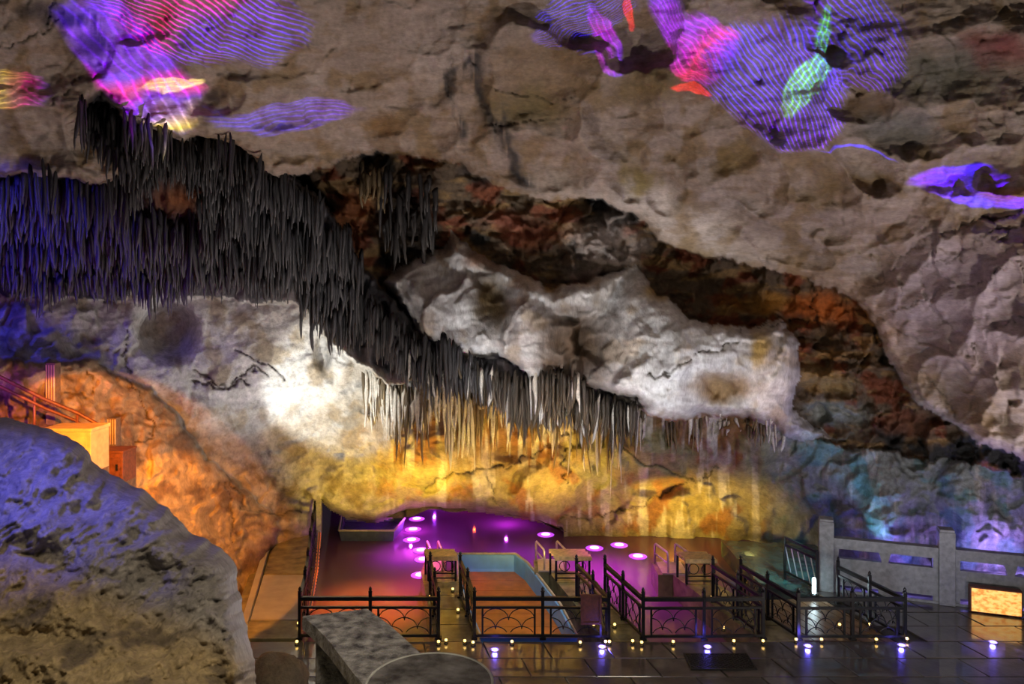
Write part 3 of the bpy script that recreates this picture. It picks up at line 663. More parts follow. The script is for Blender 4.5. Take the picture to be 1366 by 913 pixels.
ceiling = tag(shell_piece('ceiling', qlay == 5, None, M_CEIL), 'scalloped tan limestone roof of the cave with laser patterns', kind='structure')
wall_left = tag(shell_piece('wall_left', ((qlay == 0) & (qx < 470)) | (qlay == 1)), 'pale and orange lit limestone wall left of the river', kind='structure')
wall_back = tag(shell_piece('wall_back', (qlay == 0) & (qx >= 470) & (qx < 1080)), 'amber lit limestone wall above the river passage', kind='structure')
wall_right = tag(shell_piece('wall_right', (qlay == 0) & (qx >= 1080)), 'grey, teal lit limestone wall behind the stone balustrade', kind='structure')
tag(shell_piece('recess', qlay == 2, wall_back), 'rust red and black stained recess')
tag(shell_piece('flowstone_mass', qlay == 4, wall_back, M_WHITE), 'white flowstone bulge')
curtain = tag(shell_piece('stalactite_bed', qlay == 3, wall_back), 'black rock behind the stalactites')

def depth_at(x, y, A=None):
    A = D if A is None else A
    i = int(np.clip((y - gy[0]) / STEP, 0, nr - 1)); j = int(np.clip((x - gx[0]) / STEP, 0, nc - 1))
    return float(A[i, j])

# ---- river passage behind the arch
def passage():
    xs = np.arange(424, 760, 4.0)
    rows = []
    nseg = 16
    for k in range(nseg + 1):
        t = k / nseg
        row = []
        for x in xs:
            ly = float(np.interp(x, LIP[:, 0], LIP[:, 1]))
            d0 = depth_at(x, ly - 2)
            p = P(x, ly - 1, d0)
            side = abs((x - 590) / 168.0)
            n = math.sin(x * 0.09 + k * 1.3) * 0.10 + math.sin(x * 0.031 + k * 0.7) * 0.15
            zz = p.z + (0.75 * math.sin(min(t * 3, 1) * math.pi / 2) + n) * (1 - side ** 3) * (1 - t ** 3) - 2.2 * max(0, t - 0.7) / 0.3 - side ** 6 * 1.2 * t
            row.append(Vector((p.x * (1 + 0.05 * t) - 2.2 * t, p.y + 13.0 * t, zz)))
        rows.append(row)
    n = len(xs)
    v = [p for r in rows for p in r]
    f = [(a * n + b, a * n + b + 1, (a + 1) * n + b + 1, (a + 1) * n + b) for a in range(nseg) for b in range(n - 1)]
    return mesh_obj('passage_vault', v, f, rock_mat('passage_rock', attr=False, color=(0.24, 0.20, 0.18)), wall_back, True)
passage()

# ---- stalactites: shared shapes, scaled and hung in place
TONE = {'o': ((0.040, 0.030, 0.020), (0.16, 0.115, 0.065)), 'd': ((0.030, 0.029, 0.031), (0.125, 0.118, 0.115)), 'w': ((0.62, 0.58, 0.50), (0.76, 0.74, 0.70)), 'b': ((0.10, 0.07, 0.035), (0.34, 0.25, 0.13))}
def stal_mesh(name, mat, seed, tone, n=6, rings=6):
    r = random.Random(seed)
    bm = bmesh.new()
    ph = r.uniform(0, 6)
    prof = []
    rs = []
    for k in range(rings):
        t = k / (rings - 1)
        prof.append(Vector((0.45 * math.sin(ph + t * 4) * t, 0.35 * math.cos(ph + t * 2.3) * t, 0.04 - 1.04 * t)))
        rs.append(max(0.10, (1 - t ** 1.7) ** 0.8 * (0.7 + 0.45 * r.random()) * 0.5))
    add_tube(bm, prof, rs, n)
    me = bpy.data.meshes.new(name)
    bmesh.ops.recalc_face_normals(bm, faces=bm.faces)
    bm.to_mesh(me); bm.free()
    me.polygons.foreach_set('use_smooth', [True] * len(me.polygons))
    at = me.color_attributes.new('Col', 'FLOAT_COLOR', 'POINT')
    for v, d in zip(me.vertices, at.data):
        k = min(1, max(0, -v.co.z)) ** 2  # paler towards the tip: highlights painted into the colour
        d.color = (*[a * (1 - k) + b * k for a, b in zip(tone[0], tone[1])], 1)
    me.materials.append(mat)
    return me
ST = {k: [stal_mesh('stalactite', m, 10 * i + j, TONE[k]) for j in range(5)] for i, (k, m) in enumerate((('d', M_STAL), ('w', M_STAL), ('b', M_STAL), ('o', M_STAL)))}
spec = []   # kind, location, width, length
def hang(kind, x, y, dd, wpx, lpx):
    d = dd
    p = P(x, y, d)
    spec.append((kind, p, wpx * d / F, lpx * d / F))
rr = random.Random(5)
def pin(poly, x, y):
    r = False; m = len(poly)
    for i in range(m):
        x0, y0 = poly[i]; x1, y1 = poly[(i + 1) % m]
        if (y0 > y) != (y1 > y) and x < (x1 - x0) * (y - y0) / (y1 - y0) + x0: r = not r
    return r
TIERS = [([(104, 128), (160, 160), (240, 183), (300, 190), (352, 226)], 34, 66, 14, 3.4), ([(110, 160), (170, 205), (250, 215), (330, 235)], 26, 50, 12, 5.0),
         ([(-70, 236), (60, 240), (130, 244), (185, 236), (300, 246), (390, 238), (432, 266)], 40, 80, 14, 3.0), ([(-70, 285), (100, 280), (200, 300), (330, 280), (468, 318)], 40, 76, 14, 3.2),
         ([(-70, 330), (100, 325), (250, 335), (400, 330), (482, 352)], 34, 62, 12, 3.4), ([(-70, 362), (60, 360), (150, 366), (260, 362), (400, 358)], 24, 46, 12, 4.2),
         ([(400, 372), (470, 388), (520, 420), (570, 458), (630, 482), (700, 508), (770, 512), (850, 546)], 34, 66, 14, 3.0), ([(412, 400), (470, 420), (520, 455), (570, 485), (640, 505), (700, 522), (790, 535)], 26, 56, 14, 4.0)]
clump = random.Random(17)
for pl, l0, l1, jy, spx in TIERS:
    xx = pl[0][0] + rr.uniform(0, 4)
    lk = 0.6
    while xx < pl[-1][0]:
        y = float(np.interp(xx, [p[0] for p in pl], [p[1] for p in pl])) + rr.uniform(-0.35, 1) * jy + 7 * math.sin(xx * 0.045 + l0)
        lk = 0.86 * lk + 0.14 * clump.uniform(-1.1, 2.1)
        ln = (l0 + (l1 - l0) * min(max(lk, 0), 1)) * rr.uniform(0.65, 1.1)
        if not ((xx - 235) ** 2 / 1300 + (y + 14 - 262) ** 2 / 500 < 1):
            kd = 'w' if (y > 462 and rr.random() < 0.16) else 'o' if (xx > 600 + 80 * rr.random()) else 'd'
            dd = min(depth_at(xx, y), depth_at(xx, y + 12), depth_at(xx, y, D4)) - 0.10 - 0.35 * rr.random()
            hang(kd, xx, y, dd, rr.uniform(3.6, 8.0), ln)
        xx += 0.62 * spx * rr.uniform(0.5, 1.5)
n_dark = len(spec)
# black column beside the recess, and the small fringe under the brow
for k in range(34):
    x = rr.uniform(505, 588); y = rr.uniform(225, 315)
    hang('d', x, y, depth_at(x, y, D2) - 0.45, rr.uniform(6, 11), rr.uniform(26, 60))
for k in range(12):
    x = rr.uniform(482, 512); y = rr.uniform(215, 250)
    hang('b', x, y, depth_at(x, y, D2) - 0.45, rr.uniform(5, 8), rr.uniform(24, 44))
# pale and brown drips along the lower fringe
for x0, x1, y0, y1, n, l0, l1 in [(488, 560, 505, 545, 40, 40, 100), (560, 650, 522, 548, 56, 40, 96), (650, 745, 530, 552, 36, 24, 64), (768, 830, 548, 566, 40, 40, 90), (830, 940, 550, 566, 30, 18, 56), (940, 1030, 556, 566, 32, 14, 40)]:
    for k in range(n // 4):
        xc = rr.uniform(x0, x1); lc = rr.uniform(l0, l1); kc = 'w' if rr.random() < 0.78 else 'b'
        for m_ in range(rr.choice((3, 4, 5, 7))):
            x = xc + rr.gauss(0, 6); y = y0 + (y1 - y0) * (x - x0) / (x1 - x0) + rr.uniform(-18, 10)
            hang(kc if rr.random() < 0.85 else 'b', x, y, min(depth_at(x, y + 14), depth_at(x, y + 30)) - 0.06, rr.uniform(3, 7), lc * rr.uniform(0.5, 1.1))
order = sorted(range(len(spec)), key=lambda i: -spec[i][2] * spec[i][3] / spec[i][1].y ** 2)
big = set(order[:300])
rest = {'o': [[], [], []], 'd': [[], [], []], 'w': [[], [], []], 'b': [[], [], []]}
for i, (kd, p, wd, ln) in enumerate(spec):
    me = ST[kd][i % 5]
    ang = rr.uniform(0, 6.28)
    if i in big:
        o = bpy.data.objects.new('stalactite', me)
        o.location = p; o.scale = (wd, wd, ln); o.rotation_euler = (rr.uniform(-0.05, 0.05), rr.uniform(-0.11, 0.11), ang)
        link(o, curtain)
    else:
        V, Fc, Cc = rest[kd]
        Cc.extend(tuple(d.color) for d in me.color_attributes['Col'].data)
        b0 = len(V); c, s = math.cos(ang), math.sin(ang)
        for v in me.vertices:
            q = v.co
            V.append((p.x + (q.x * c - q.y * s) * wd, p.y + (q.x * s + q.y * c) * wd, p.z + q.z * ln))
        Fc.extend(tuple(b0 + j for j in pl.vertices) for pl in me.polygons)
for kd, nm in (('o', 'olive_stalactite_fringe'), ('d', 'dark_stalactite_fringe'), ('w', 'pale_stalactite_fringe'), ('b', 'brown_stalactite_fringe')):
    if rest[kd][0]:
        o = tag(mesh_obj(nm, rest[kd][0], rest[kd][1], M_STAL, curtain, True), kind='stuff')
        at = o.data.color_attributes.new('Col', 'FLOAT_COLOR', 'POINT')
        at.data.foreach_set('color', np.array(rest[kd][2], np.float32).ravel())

# ------------------------------------------------------------------ river, deck, piers
mesh_w = mesh_obj('water', [(-16, 15.0, WZ), (16, 15.0, WZ), (16, 42, WZ), (-16, 42, WZ)], [(0, 1, 2, 3)], M_WATER)
tag(mesh_w, 'dark reddish river water', kind='structure')

SK = -0.253
FY = 15.78
BAL = [Vector((7.80, 18.62, 0)), Vector((10.28, 17.76, 0)), Vector((12.76, 16.9, 0)), Vector((15.24, 16.04, 0))]
bm = bmesh.new()
add_prism(bm, [(-7.5, 12.0), (17, 12.0), (17, FY), (-7.5, FY)], -1.4, -0.035)
add_prism(bm, [(8.15, FY), (17, FY), (17, 17.0), (10.0, 18.6), (7.6, 19.3), (7.45, 18.4)], -1.4, -0.035)
floor = tag(bm_obj('floor', bm, M_JOINT), 'dark wet stone paving of the boarding deck', kind='structure')

def tile_mesh(wd, dp, th=0.035, gap=0.012):
    bm = bmesh.new()
    hw, hd = wd / 2 - gap, dp / 2 - gap
    poly = [(-hw - hd * SK, -hd), (hw - hd * SK, -hd), (hw + hd * SK, hd), (-hw + hd * SK, hd)]
    a = [bm.verts.new((x, y, -th)) for x, y in poly]
    b = [bm.verts.new((x, y, -0.006)) for x, y in poly]
    c = [bm.verts.new((x * 0.985, y * 0.98, 0.0)) for x, y in poly]
    for q0, q1 in ((a, b), (b, c)):
        for k in range(4): bm.faces.new([q0[k], q0[(k + 1) % 4], q1[(k + 1) % 4], q1[k]])
    bm.faces.new(c)
    me = bpy.data.meshes.new('tile'); bm.to_mesh(me); bm.free(); me.materials.append(M_TILE)
    return me
TW, TD = 1.25, 0.74
TM = tile_mesh(TW, TD)
rt = random.Random(9)
for j in range(-4, 6):
    yc = FY - TD / 2 + j * TD
    for i in range(-7, 16):
        xc = i * TW + (0.5 * TW if j % 2 else 0) + (yc - FY) * SK
        if yc < 13.2: continue
        if yc > FY:
            lim = BAL[0].y + (xc - BAL[0].x) * (BAL[1].y - BAL[0].y) / (BAL[1].x - BAL[0].x)
            if xc - TW / 2 < 8.2 + (yc - FY) * (-0.3) - 0.35 or yc > lim + 0.1 or xc > 15: continue
        if abs(xc) > 13.5 and yc < 14: continue
        if 3.3 < xc < 4.6 and j == -1: pass
        o = bpy.data.objects.new('tile', TM)
        o.location = (xc, yc, rt.uniform(-0.004, 0.004))
        o.rotation_euler = (rt.uniform(-0.004, 0.004), rt.uniform(-0.004, 0.004), 0)
        link(o, floor)
# drain grate let into the paving
g0 = G(960, 884)
gr = empty('drain_grate', (g0.x, g0.y, 0.006))
tag(gr, 'diamond pattern metal drain grate set in the wet paving', 'grate')
bm = bmesh.new(); add_box(bm, (0, 0, 0.004), 1.25, 0.62, 0.012); bm_obj('backing', bm, M_JOINT, gr)
bm = bmesh.new()
for s in (-1, 1):
    add_box(bm, (0, s * 0.31, 0.014), 1.29, 0.03, 0.02); add_box(bm, (s * 0.63, 0, 0.014), 0.03, 0.62, 0.02)
bm_obj('grate_frame', bm, M_GRATE, gr)
bm = bmesh.new()
for s in (-1, 1):
    for k in range(-9, 10):
        x0 = k * 0.1
        a = Vector((x0 - s * 0.29, -0.29, 0.016)); b = Vector((x0 + s * 0.29, 0.29, 0.016))
        for p, q in ((a, b), (b, a)):
            if abs(p.x) > 0.61:
                t = (abs(p.x) - 0.61) / max(1e-6, abs(p.x - q.x)); p.xyz = p + (q - p) * min(1, t)
        if (b - a).length > 0.1 and abs(a.x) < 0.64 and abs(b.x) < 0.64: add_bar(bm, a, b, 0.014, 0.012)
bm_obj('grate_bar', bm, M_GRATE, gr)

RH = 1.11    # post height with finial
def T(x, y): return G(x, y, RH)
def flat(v): return Vector((v.x, v.y, 0))

def pier(name, pl, pr, fl, fr, yend, label, n=5):
    """finger walkway between two rails, laid as slabs"""
    root = empty(name, (0, 0, 0)); tag(root, label, 'walkway', kind='structure')
    pl, pr, fl, fr = map(flat, (pl, pr, fl, fr))
    def ext(a, b, y): return a + (b - a) * ((y - a.y) / (b.y - a.y))
    L0, R0 = ext(pl, fl, FY), ext(pr, fr, FY); L1, R1 = ext(pl, fl, yend), ext(pr, fr, yend)
    mgn = Vector((0.10, 0, 0))
    L0, L1 = L0 - mgn, L1 - mgn; R0, R1 = R0 + mgn, R1 + mgn
    bm = bmesh.new(); add_prism(bm, [L0, R0, R1, L1], -1.3, -0.05); bm_obj('pier_base', bm, M_CONC, root)
    for k in range(n):
        a, b = k / n + 0.004, (k + 1) / n - 0.004
        q = [L0.lerp(L1, a), R0.lerp(R1, a), R0.lerp(R1, b), L0.lerp(L1, b)]
        bm = bmesh.new(); add_prism(bm, q, -0.05, 0.0); bm_obj('paving_slab', bm, M_CONC, root)
    return (L1 + R1) / 2, (R1 - L1).length

fing = []
fing.append(pier('pier', T(586, 783), T(634, 783), T(574, 736), T(614, 736), 19.9, 'mossy concrete finger pier between left berth and blue boat'))
fing.append(pier('pier', T(812, 784), T(858, 784), T(769, 740), T(807, 740), 19.9, 'concrete finger pier right of the blue boat'))
fing.append(pier('pier', T(1018, 783), T(1065, 784), T(951, 741), T(988, 741), 19.7, 'concrete finger pier in front of the teal water'))

# left bank path
root = empty('floor_path'); tag(root, 'concrete footpath along the left bank', kind='structure')
for pts, m in (([(333, 829), (402, 829), (402, 853), (325, 853)], M_CONC), ([(352, 768), (409, 768), (402, 827.5), (334, 827.5)], M_PATH), ([(372, 706), (424, 706), (409, 766.5), (353, 766.5)], M_CONC)):
    bm = bmesh.new(); add_prism(bm, [G(*p) for p in pts][::-1], -0.9, 0.012); bm_obj('paving_slab', bm, m, root)
bm = bmesh.new(); add_prism(bm, [G(*p) for p in [(326, 853), (300, 853), (352, 708), (371, 706)]], -0.9, -0.10); bm_obj('verge', bm, M_CONC, root)
bm = bmesh.new(); a, b = G(329, 838), G(366, 708); add_bar(bm, a + Vector((-0.05, 0, 0.05)), b + Vector((-0.05, 0, 0.05)), 0.14, 0.16); bm_obj('kerb', bm, M_PATH, root)

# planked floor of the right berth
root = empty('floor_berth'); tag(root, 'brown boarded floor inside the right hand railing', kind='structure')
q = [flat(T(1065, 784)), flat(T(1207, 784)), flat(T(1118, 743)), flat(T(988, 741))]
q[2] = q[1] + (q[2] - q[1]) * 1.25; q[3] = q[0] + (q[3] - q[0]) * 1.1
q[0] += Vector((0.12, 0.12, 0)); q[1] += Vector((0.1, -0.02, 0)); q[3] += Vector((0.12, 0, 0))
M_PLANK = simple('brown_plank', (0.20, 0.125, 0.06), 0.3, noise=0.4, nscale=5, bump=0.2)
bm = bmesh.new(); add_prism(bm, q, -0.9, -0.12); bm_obj('subfloor', bm, M_JOINT, root)
for k in range(9):
    a, b = k / 9 + 0.006, (k + 1) / 9 - 0.006
    bm = bmesh.new(); add_prism(bm, [q[0].lerp(q[1], a), q[0].lerp(q[1], b), q[3].lerp(q[2], b), q[3].lerp(q[2], a)], -0.12, -0.06)
    bm_obj('plank', bm, M_PLANK, root)

# dark stone quay between the right pier and the balustrade
bm = bmesh.new(); add_prism(bm, [G(*p, -0.12) for p in [(1012, 778), (1100, 800), (1112, 728), (962, 721)]], -1.2, -0.12)
tag(bm_obj('floor_quay', bm, simple('teal_stone', (0.06, 0.085, 0.08), 0.25, noise=0.5, nscale=3, bump=0.3, bscale=9)), 'dark teal stone quay left of the tall pillar', kind='structure')
# ------------------------------------------------------------------ railings
def railing(label, tops, n_post_skip=(), group=None):
    pts = [flat(T(x, y)) for x, y in tops]
    root = empty('railing', pts[0]); tag(root, label, 'railing', group)
    o0 = pts[0]
    for k, p in enumerate(pts):
        if k in n_post_skip: continue
        q = p - o0
        bm = bmesh.new()
        add_box(bm, q + Vector((0, 0, 0.50)), 0.065, 0.065, 1.0)
        add_box(bm, q + Vector((0, 0, 0.02)), 0.13, 0.13, 0.04)
        po = bm_obj('post', bm, M_IRON, root); bm = bmesh.new()
        add_lathe(bm, q, [(0.045, 1.0), (0.045, 1.02), (0.022, 1.03), (0.036, 1.055), (0.03, 1.08), (0.0, RH + 0.01)], 8)
        bm_obj('finial', bm, M_IRON, po)
    for a, b in zip(pts, pts[1:]):
        a, b = a - o0, b - o0
        t = (b - a).normalized(); L = (b - a).length
        for nm, z, wd, ht in (('top_rail', 0.86, 0.075, 0.075), ('middle_rail', 0.67, 0.05, 0.045), ('bottom_rail', 0.075, 0.05, 0.05)):
            bm = bmesh.new(); add_bar(bm, a + Vector((0, 0, z)), b + Vector((0, 0, z)), wd, ht); bm_obj(nm, bm, M_IRON, root)
        m0, m1 = a + t * 0.17, b - t * 0.17
        W = (m1 - m0).length
        for p in (m0, m1):
            bm = bmesh.new(); add_bar(bm, p + Vector((0, 0, 0.09)), p + Vector((0, 0, 0.66)), 0.04, 0.04); bm_obj('baluster', bm, M_IRON, root)
        bm = bmesh.new()
        ns = 2
        r = W / ns / 2
        rz = 0.245
        for row in range(3):
            zb = 0.645 - rz - row * 0.19
            for c in range(-1, ns + 1):
                cx = (c + (0.5 if row % 2 == 0 else 1.0)) * 2 * r
                arc = []
                for s in range(13):
                    an = math.pi * s / 12
                    x = cx - r * math.cos(an); z = zb + rz * math.sin(an)
                    if -1e-4 <= x <= W + 1e-4 and z >= 0.09: arc.append(m0 + t * x + Vector((0, 0, z)))
                if len(arc) > 2: add_tube(bm, arc, 0.011, 5)
        bm_obj('arch_panel', bm, M_IRON, root, True)
    return root

railing('black iron railing along the left footpath and around the left berth', [(420, 668), (417, 684), (414, 704), (411, 730), (407, 755), (400, 783), (494, 783), (585, 783), (580, 757), (574, 736)])
railing('black iron railing around the blue boat with a brown board on it', [(614, 736), (624, 757), (633, 783), (724, 783), (812, 784), (791, 761), (769, 740)])
railing('black iron railing around the berth between the middle and right piers', [(807, 740), (831, 761), (858, 784), (939, 784), (1018, 783), (984, 761), (951, 741)])
railing('rightmost black iron railing, tinted blue, ending at the tall stone pillar', [(988, 741), (1024, 761), (1065, 784), (1137, 784), (1207, 784), (1160, 762), (1118, 743)])

# lattice rail behind the stone pillar
a = G(1047, 716, 1.0); b = G(1090, 736, 1.0)
root = empty('lattice_railing', flat(a)); tag(root, 'purple tinted lattice railing left of the tall stone pillar', 'railing')
o0 = flat(a); a0 = Vector((0, 0, 0)); b0 = flat(b) - o0
for q in (a0, b0):
    bm = bmesh.new(); add_box(bm, q + Vector((0, 0, 0.2)), 0.06, 0.06, 1.6); bm_obj('post', bm, M_IRON, root)
for z in (0.98, 0.8, 0.1):
    bm = bmesh.new(); add_bar(bm, a0 + Vector((0, 0, z)), b0 + Vector((0, 0, z)), 0.05, 0.05); bm_obj('rail', bm, M_IRON, root)
for k in range(5):
    bm = bmesh.new(); s = a0.lerp(b0, k / 5); e = a0.lerp(b0, (k + 1.0) / 5)
    add_bar(bm, s + Vector((0, 0, 0.8)), e + Vector((0, 0, 0.1)), 0.02, 0.02); bm_obj('lattice_bar', bm, M_TUBE, root)

# brown board hung on the railing
p = T(788, 783); bd = empty('notice_board', (p.x, p.y - 0.09, 0.36)); tag(bd, 'dark reddish wooden board hanging on the railing by the boat', 'board')
bm = bmesh.new(); add_box(bm, (0, 0, 0.30), 0.36, 0.03, 0.58); bm_obj('panel', bm, M_BROWN, bd)
for nm, c, sx, sz in (('frame_bar', (0, -0.01, 0.015), 0.44, 0.05), ('frame_bar', (0, -0.01, 0.595), 0.44, 0.05), ('frame_bar', (-0.195, -0.01, 0.305), 0.05, 0.56), ('frame_bar', (0.195, -0.01, 0.305), 0.05, 0.56)):
    bm = bmesh.new(); add_box(bm, c, sx, 0.05, sz); bm_obj(nm, bm, M_BROWN, bd)

# ------------------------------------------------------------------ boarding stands and tube handrails
def stand(c, ax, wd, label):
    root = empty('boarding_stand', c); tag(root, label, 'stand')
    ax = Vector((1, 0, 0)); ay = Vector((SK, 1, 0)).normalized()
    for k in range(3):
        bm = bmesh.new(); add_box(bm, ay * (-0.2 + k * 0.2) + Vector((0, 0, 0.62)), wd, 0.19, 0.05); bm_obj('top_board', bm, M_WOOD, root)
    bm = bmesh.new(); add_box(bm, ay * -0.30 + Vector((0, 0, 0.585)), wd, 0.03, 0.09); bm_obj('apron', bm, M_WOOD, root)
    for i in (-1, 1):
        for j in (-1, 1):
            bm = bmesh.new(); add_box(bm, ax * (i * (wd / 2 - 0.05)) + ay * (j * 0.25) + Vector((0, 0, 0.295)), 0.055, 0.055, 0.59); bm_obj('leg', bm, M_IRON, root)
    for z in (0.08, 0.2):
        bm = bmesh.new(); add_bar(bm, -ax * (wd / 2 - 0.05) - ay * 0.25 + Vector((0, 0, z)), ax * (wd / 2 - 0.05) - ay * 0.25 + Vector((0, 0, z)), 0.03, 0.03); bm_obj('stretcher', bm, M_IRON, root)
    bm = bmesh.new()
    for i in (-1, 1):
        cx = i * (wd / 4 - 0.03)
        add_tube(bm, [ax * (cx + 0.13 * math.cos(t)) - ay * 0.25 + Vector((0, 0, 0.38 + 0.13 * math.sin(t))) for t in [2 * math.pi * s / 14 for s in range(15)]], 0.012, 5)
    bm_obj('scroll_panel', bm, M_IRON, root, True)
    return root

def handrail(c, label, left=-0.45, right=0.1, z=0.56, ylen=0.8):
    root = empty('tube_handrail', c); tag(root, label, 'handrail')
    ay = Vector((SK, 1, 0)).normalized()
    for off in (left, right):
        a = Vector((off, 0, 0)); b = a + ay * ylen
        bm = bmesh.new()
        up = Vector((0, 0, z))
        pts = [a, a + up * 0.92, a + up + ay * 0.06, b + up - ay * 0.06, b + up * 0.92, b]
        add_tube(bm, pts, 0.028, 8); bm_obj('hoop', bm, M_TUBE, root, True)
        bm = bmesh.new(); add_tube(bm, [a + up * 0.5, b + up * 0.5], 0.022, 8); bm_obj('middle_tube', bm, M_TUBE, root, True)
    bm = bmesh.new(); add_box(bm, Vector(((left + right) / 2, 0, 0.02)) + ay * ylen / 2, right - left + 0.12, ylen + 0.1, 0.04); bm_obj('foot_plate', bm, M_TUBE, root)
    return root
names = ('leftmost', 'middle', 'right')
for (c, wd), nm, sw, lo, ro in zip(fing, names, (0.80, 0.95, 0.80), (-0.18, -0.52, -0.5), (0.12, 0.05, 0.05)):
    back = Vector((SK, 1, 0)).normalized()
    stand(c - back * 0.50, None, sw, 'wooden topped boarding stand at the end of the %s pier' % nm)
    hr = handrail(c - back * 0.04, 'pale steel tube handrail hoops behind the %s boarding stand' % nm, lo, ro)
    # landing stage under the hoops
    bm = bmesh.new(); add_box(bm, (c + back * 0.42) + Vector(((lo + ro) / 2, 0, -0.35)), ro - lo + 0.3, 0.96, 0.68)
    o = bm_obj('landing_block', bm, M_CONC); tag(o, 'concrete landing block below the %s tube handrail' % nm, 'block', kind='structure')

# ------------------------------------------------------------------ boats
def boat(label, outline, floor_z, rim_z, m_hull, m_rim, m_floor, nfl, wall=0.07):
    c0 = Vector((sum(p[0] for p in outline) / len(outline), sum(p[1] for p in outline) / len(outline), 0))
    root = empty('boat', (c0.x, c0.y, WZ)); tag(root, label, 'boat')
    out = [Vector((p[0] - c0.x, p[1] - c0.y, 0)) for p in outline]
    n = len(out)
    inn = []
    for k in range(n):
        p0, p1, p2 = out[k - 1], out[k], out[(k + 1) % n]
        n1 = Vector((-(p1 - p0).y, (p1 - p0).x, 0)).normalized(); n2 = Vector((-(p2 - p1).y, (p2 - p1).x, 0)).normalized()
        m = (n1 + n2).normalized(); m = m / max(0.4, m.dot(n1))
        inn.append(p1 + m * wall)
    zr, zf, zb = rim_z - WZ, floor_z - WZ, -0.2
    bm = bmesh.new()
    def ring(pts, z, sc=1.0): return [bm.verts.new((p.x * sc, p.y * sc, z)) for p in pts]
    a = ring(out, zb, 0.9); b = ring(out, zr); c = ring(inn, zr); d = ring(inn, zf - 0.03, 0.97)
    for q0, q1 in ((a, b), (b, c), (c, d)):
        for k in range(n): bm.faces.new([q0[k], q0[(k + 1) % n], q1[(k + 1) % n], q1[k]])
    bm.faces.new(a[::-1]); bm.faces.new(d)
    bm_obj('hull', bm, m_hull, root)
    bm = bmesh.new()
    add_tube(bm, [p + Vector((0, 0, zr + 0.02)) for p in out + out[:1]], 0.035, 6, False)
    bm_obj('gunwale', bm, m_rim, root, True)
    # floorboards lie across the hull
    ys = [p.y for p in inn]; y0, y1 = min(ys), max(ys)
    for k in range(nfl):
        ya, yb = y0 + (y1 - y0) * (k / nfl) + 0.008, y0 + (y1 - y0) * ((k + 1) / nfl) - 0.008
        def span(y):
            xs_ = []
            for i in range(n):
                p, q = inn[i], inn[(i + 1) % n]
                if (p.y - y) * (q.y - y) <= 0 and abs(p.y - q.y) > 1e-6: xs_.append(p.x + (q.x - p.x) * (y - p.y) / (q.y - p.y))
            return (min(xs_) * 0.97, max(xs_) * 0.97) if len(xs_) > 1 else None
        s0, s1 = span(ya), span(yb)
        if not s0 or not s1: continue
        bm = bmesh.new(); add_prism(bm, [(s0[0], ya), (s0[1], ya), (s1[1], yb), (s1[0], yb)], zf - 0.03, zf); bm_obj('floorboard', bm, m_floor, root)
    return root
def gz(x, y, z): p = G(x, y, z); return (p.x, p.y)
RZ = -0.08
boat('sky blue open boat with an orange boarded floor', [gz(640, 851, RZ), gz(771, 851, RZ), gz(748, 808, RZ), gz(722, 774, RZ), gz(704, 752, RZ), gz(688, 740, RZ), gz(609, 740, RZ), gz(612, 775, RZ), gz(622, 810, RZ)], -0.52, RZ, M_BLUE, M_RIM, M_DECKB, 7)
boat('grey boat with a cream rim moored under the low arch', [gz(452, 719, -0.5), gz(526, 719, -0.5), gz(540, 702, -0.5), gz(528, 695, -0.5), gz(456, 695, -0.5)], -0.52, -0.26, M_GREYHULL, M_RIM, M_GREYHULL, 4)

# ------------------------------------------------------------------ stone balustrade
u = (BAL[1] - BAL[0]).normalized()
root = empty('stone_balustrade', BAL[0]); tag(root, 'grey carved stone balustrade with tall square pillars by the right wall', 'balustrade')
o0 = BAL[0]
for p in BAL:
    q = p - o0
    bm = bmesh.new(); add_box(bm, q + Vector((0, 0, 0.86)), 0.34, 0.34, 1.72, u, 0.012); po = bm_obj('pillar', bm, M_STONE, root)
    bm = bmesh.new(); add_box(bm, q + Vector((0, 0, 1.75)), 0.31, 0.31, 0.06, u, 0.01); bm_obj('cap', bm, M_STONE, po)
def trap(bm, a, b, z0, z1, in0, in1, th):
    t = (b - a).normalized(); s = Vector((-t.y, t.x, 0)) * th / 2
    pr = [a + t * in0 + Vector((0, 0, z0)), b - t * in0 + Vector((0, 0, z0)), b - t * in1 + Vector((0, 0, z1)), a + t * in1 + Vector((0, 0, z1))]
    v0 = [bm.verts.new(p - s) for p in pr]; v1 = [bm.verts.new(p + s) for p in pr]
    for k in range(4): bm.faces.new([v0[k], v0[(k + 1) % 4], v1[(k + 1) % 4], v1[k]])
    bm.faces.new(v0[::-1]); bm.faces.new(v1)
for p, q in zip(BAL, BAL[1:]):
    a = p - o0 + u * 0.17; b = q - o0 - u * 0.17
    L = (b - a).length
    bm = bmesh.new(); add_bar(bm, a + Vector((0, 0, 1.20)), b + Vector((0, 0, 1.20)), 0.22, 0.25); bm_obj('top_rail', bm, M_STONE, root)
    bm = bmesh.new(); add_bar(bm, a + Vector((0, 0, 0.50)), b + Vector((0, 0, 0.50)), 0.14, 0.66); bm_obj('panel', bm, M_STONE, root)
    bm = bmesh.new(); add_bar(bm, a + Vector((0, 0, 0.03)), b + Vector((0, 0, 0.03)), 0.2, 0.06); bm_obj('plinth', bm, M_STONE, root)
    for f0, f1 in ((0.0, 0.05), (0.44, 0.56), (0.95, 1.0)):
        bm = bmesh.new(); trap(bm, a + u * (L * f0), a + u * (L * f1), 0.83, 1.08, 0.07 if 0.2 < f0 < 0.8 else 0.0, 0.0, 0.14); bm_obj('spacer', bm, M_STONE, root)
        bm = bmesh.new(); trap(bm, a + u * (L * f0), a + u * (L * f1), 0.06, 0.17, 0.0, 0.0, 0.14); bm_obj('foot', bm, M_STONE, root)

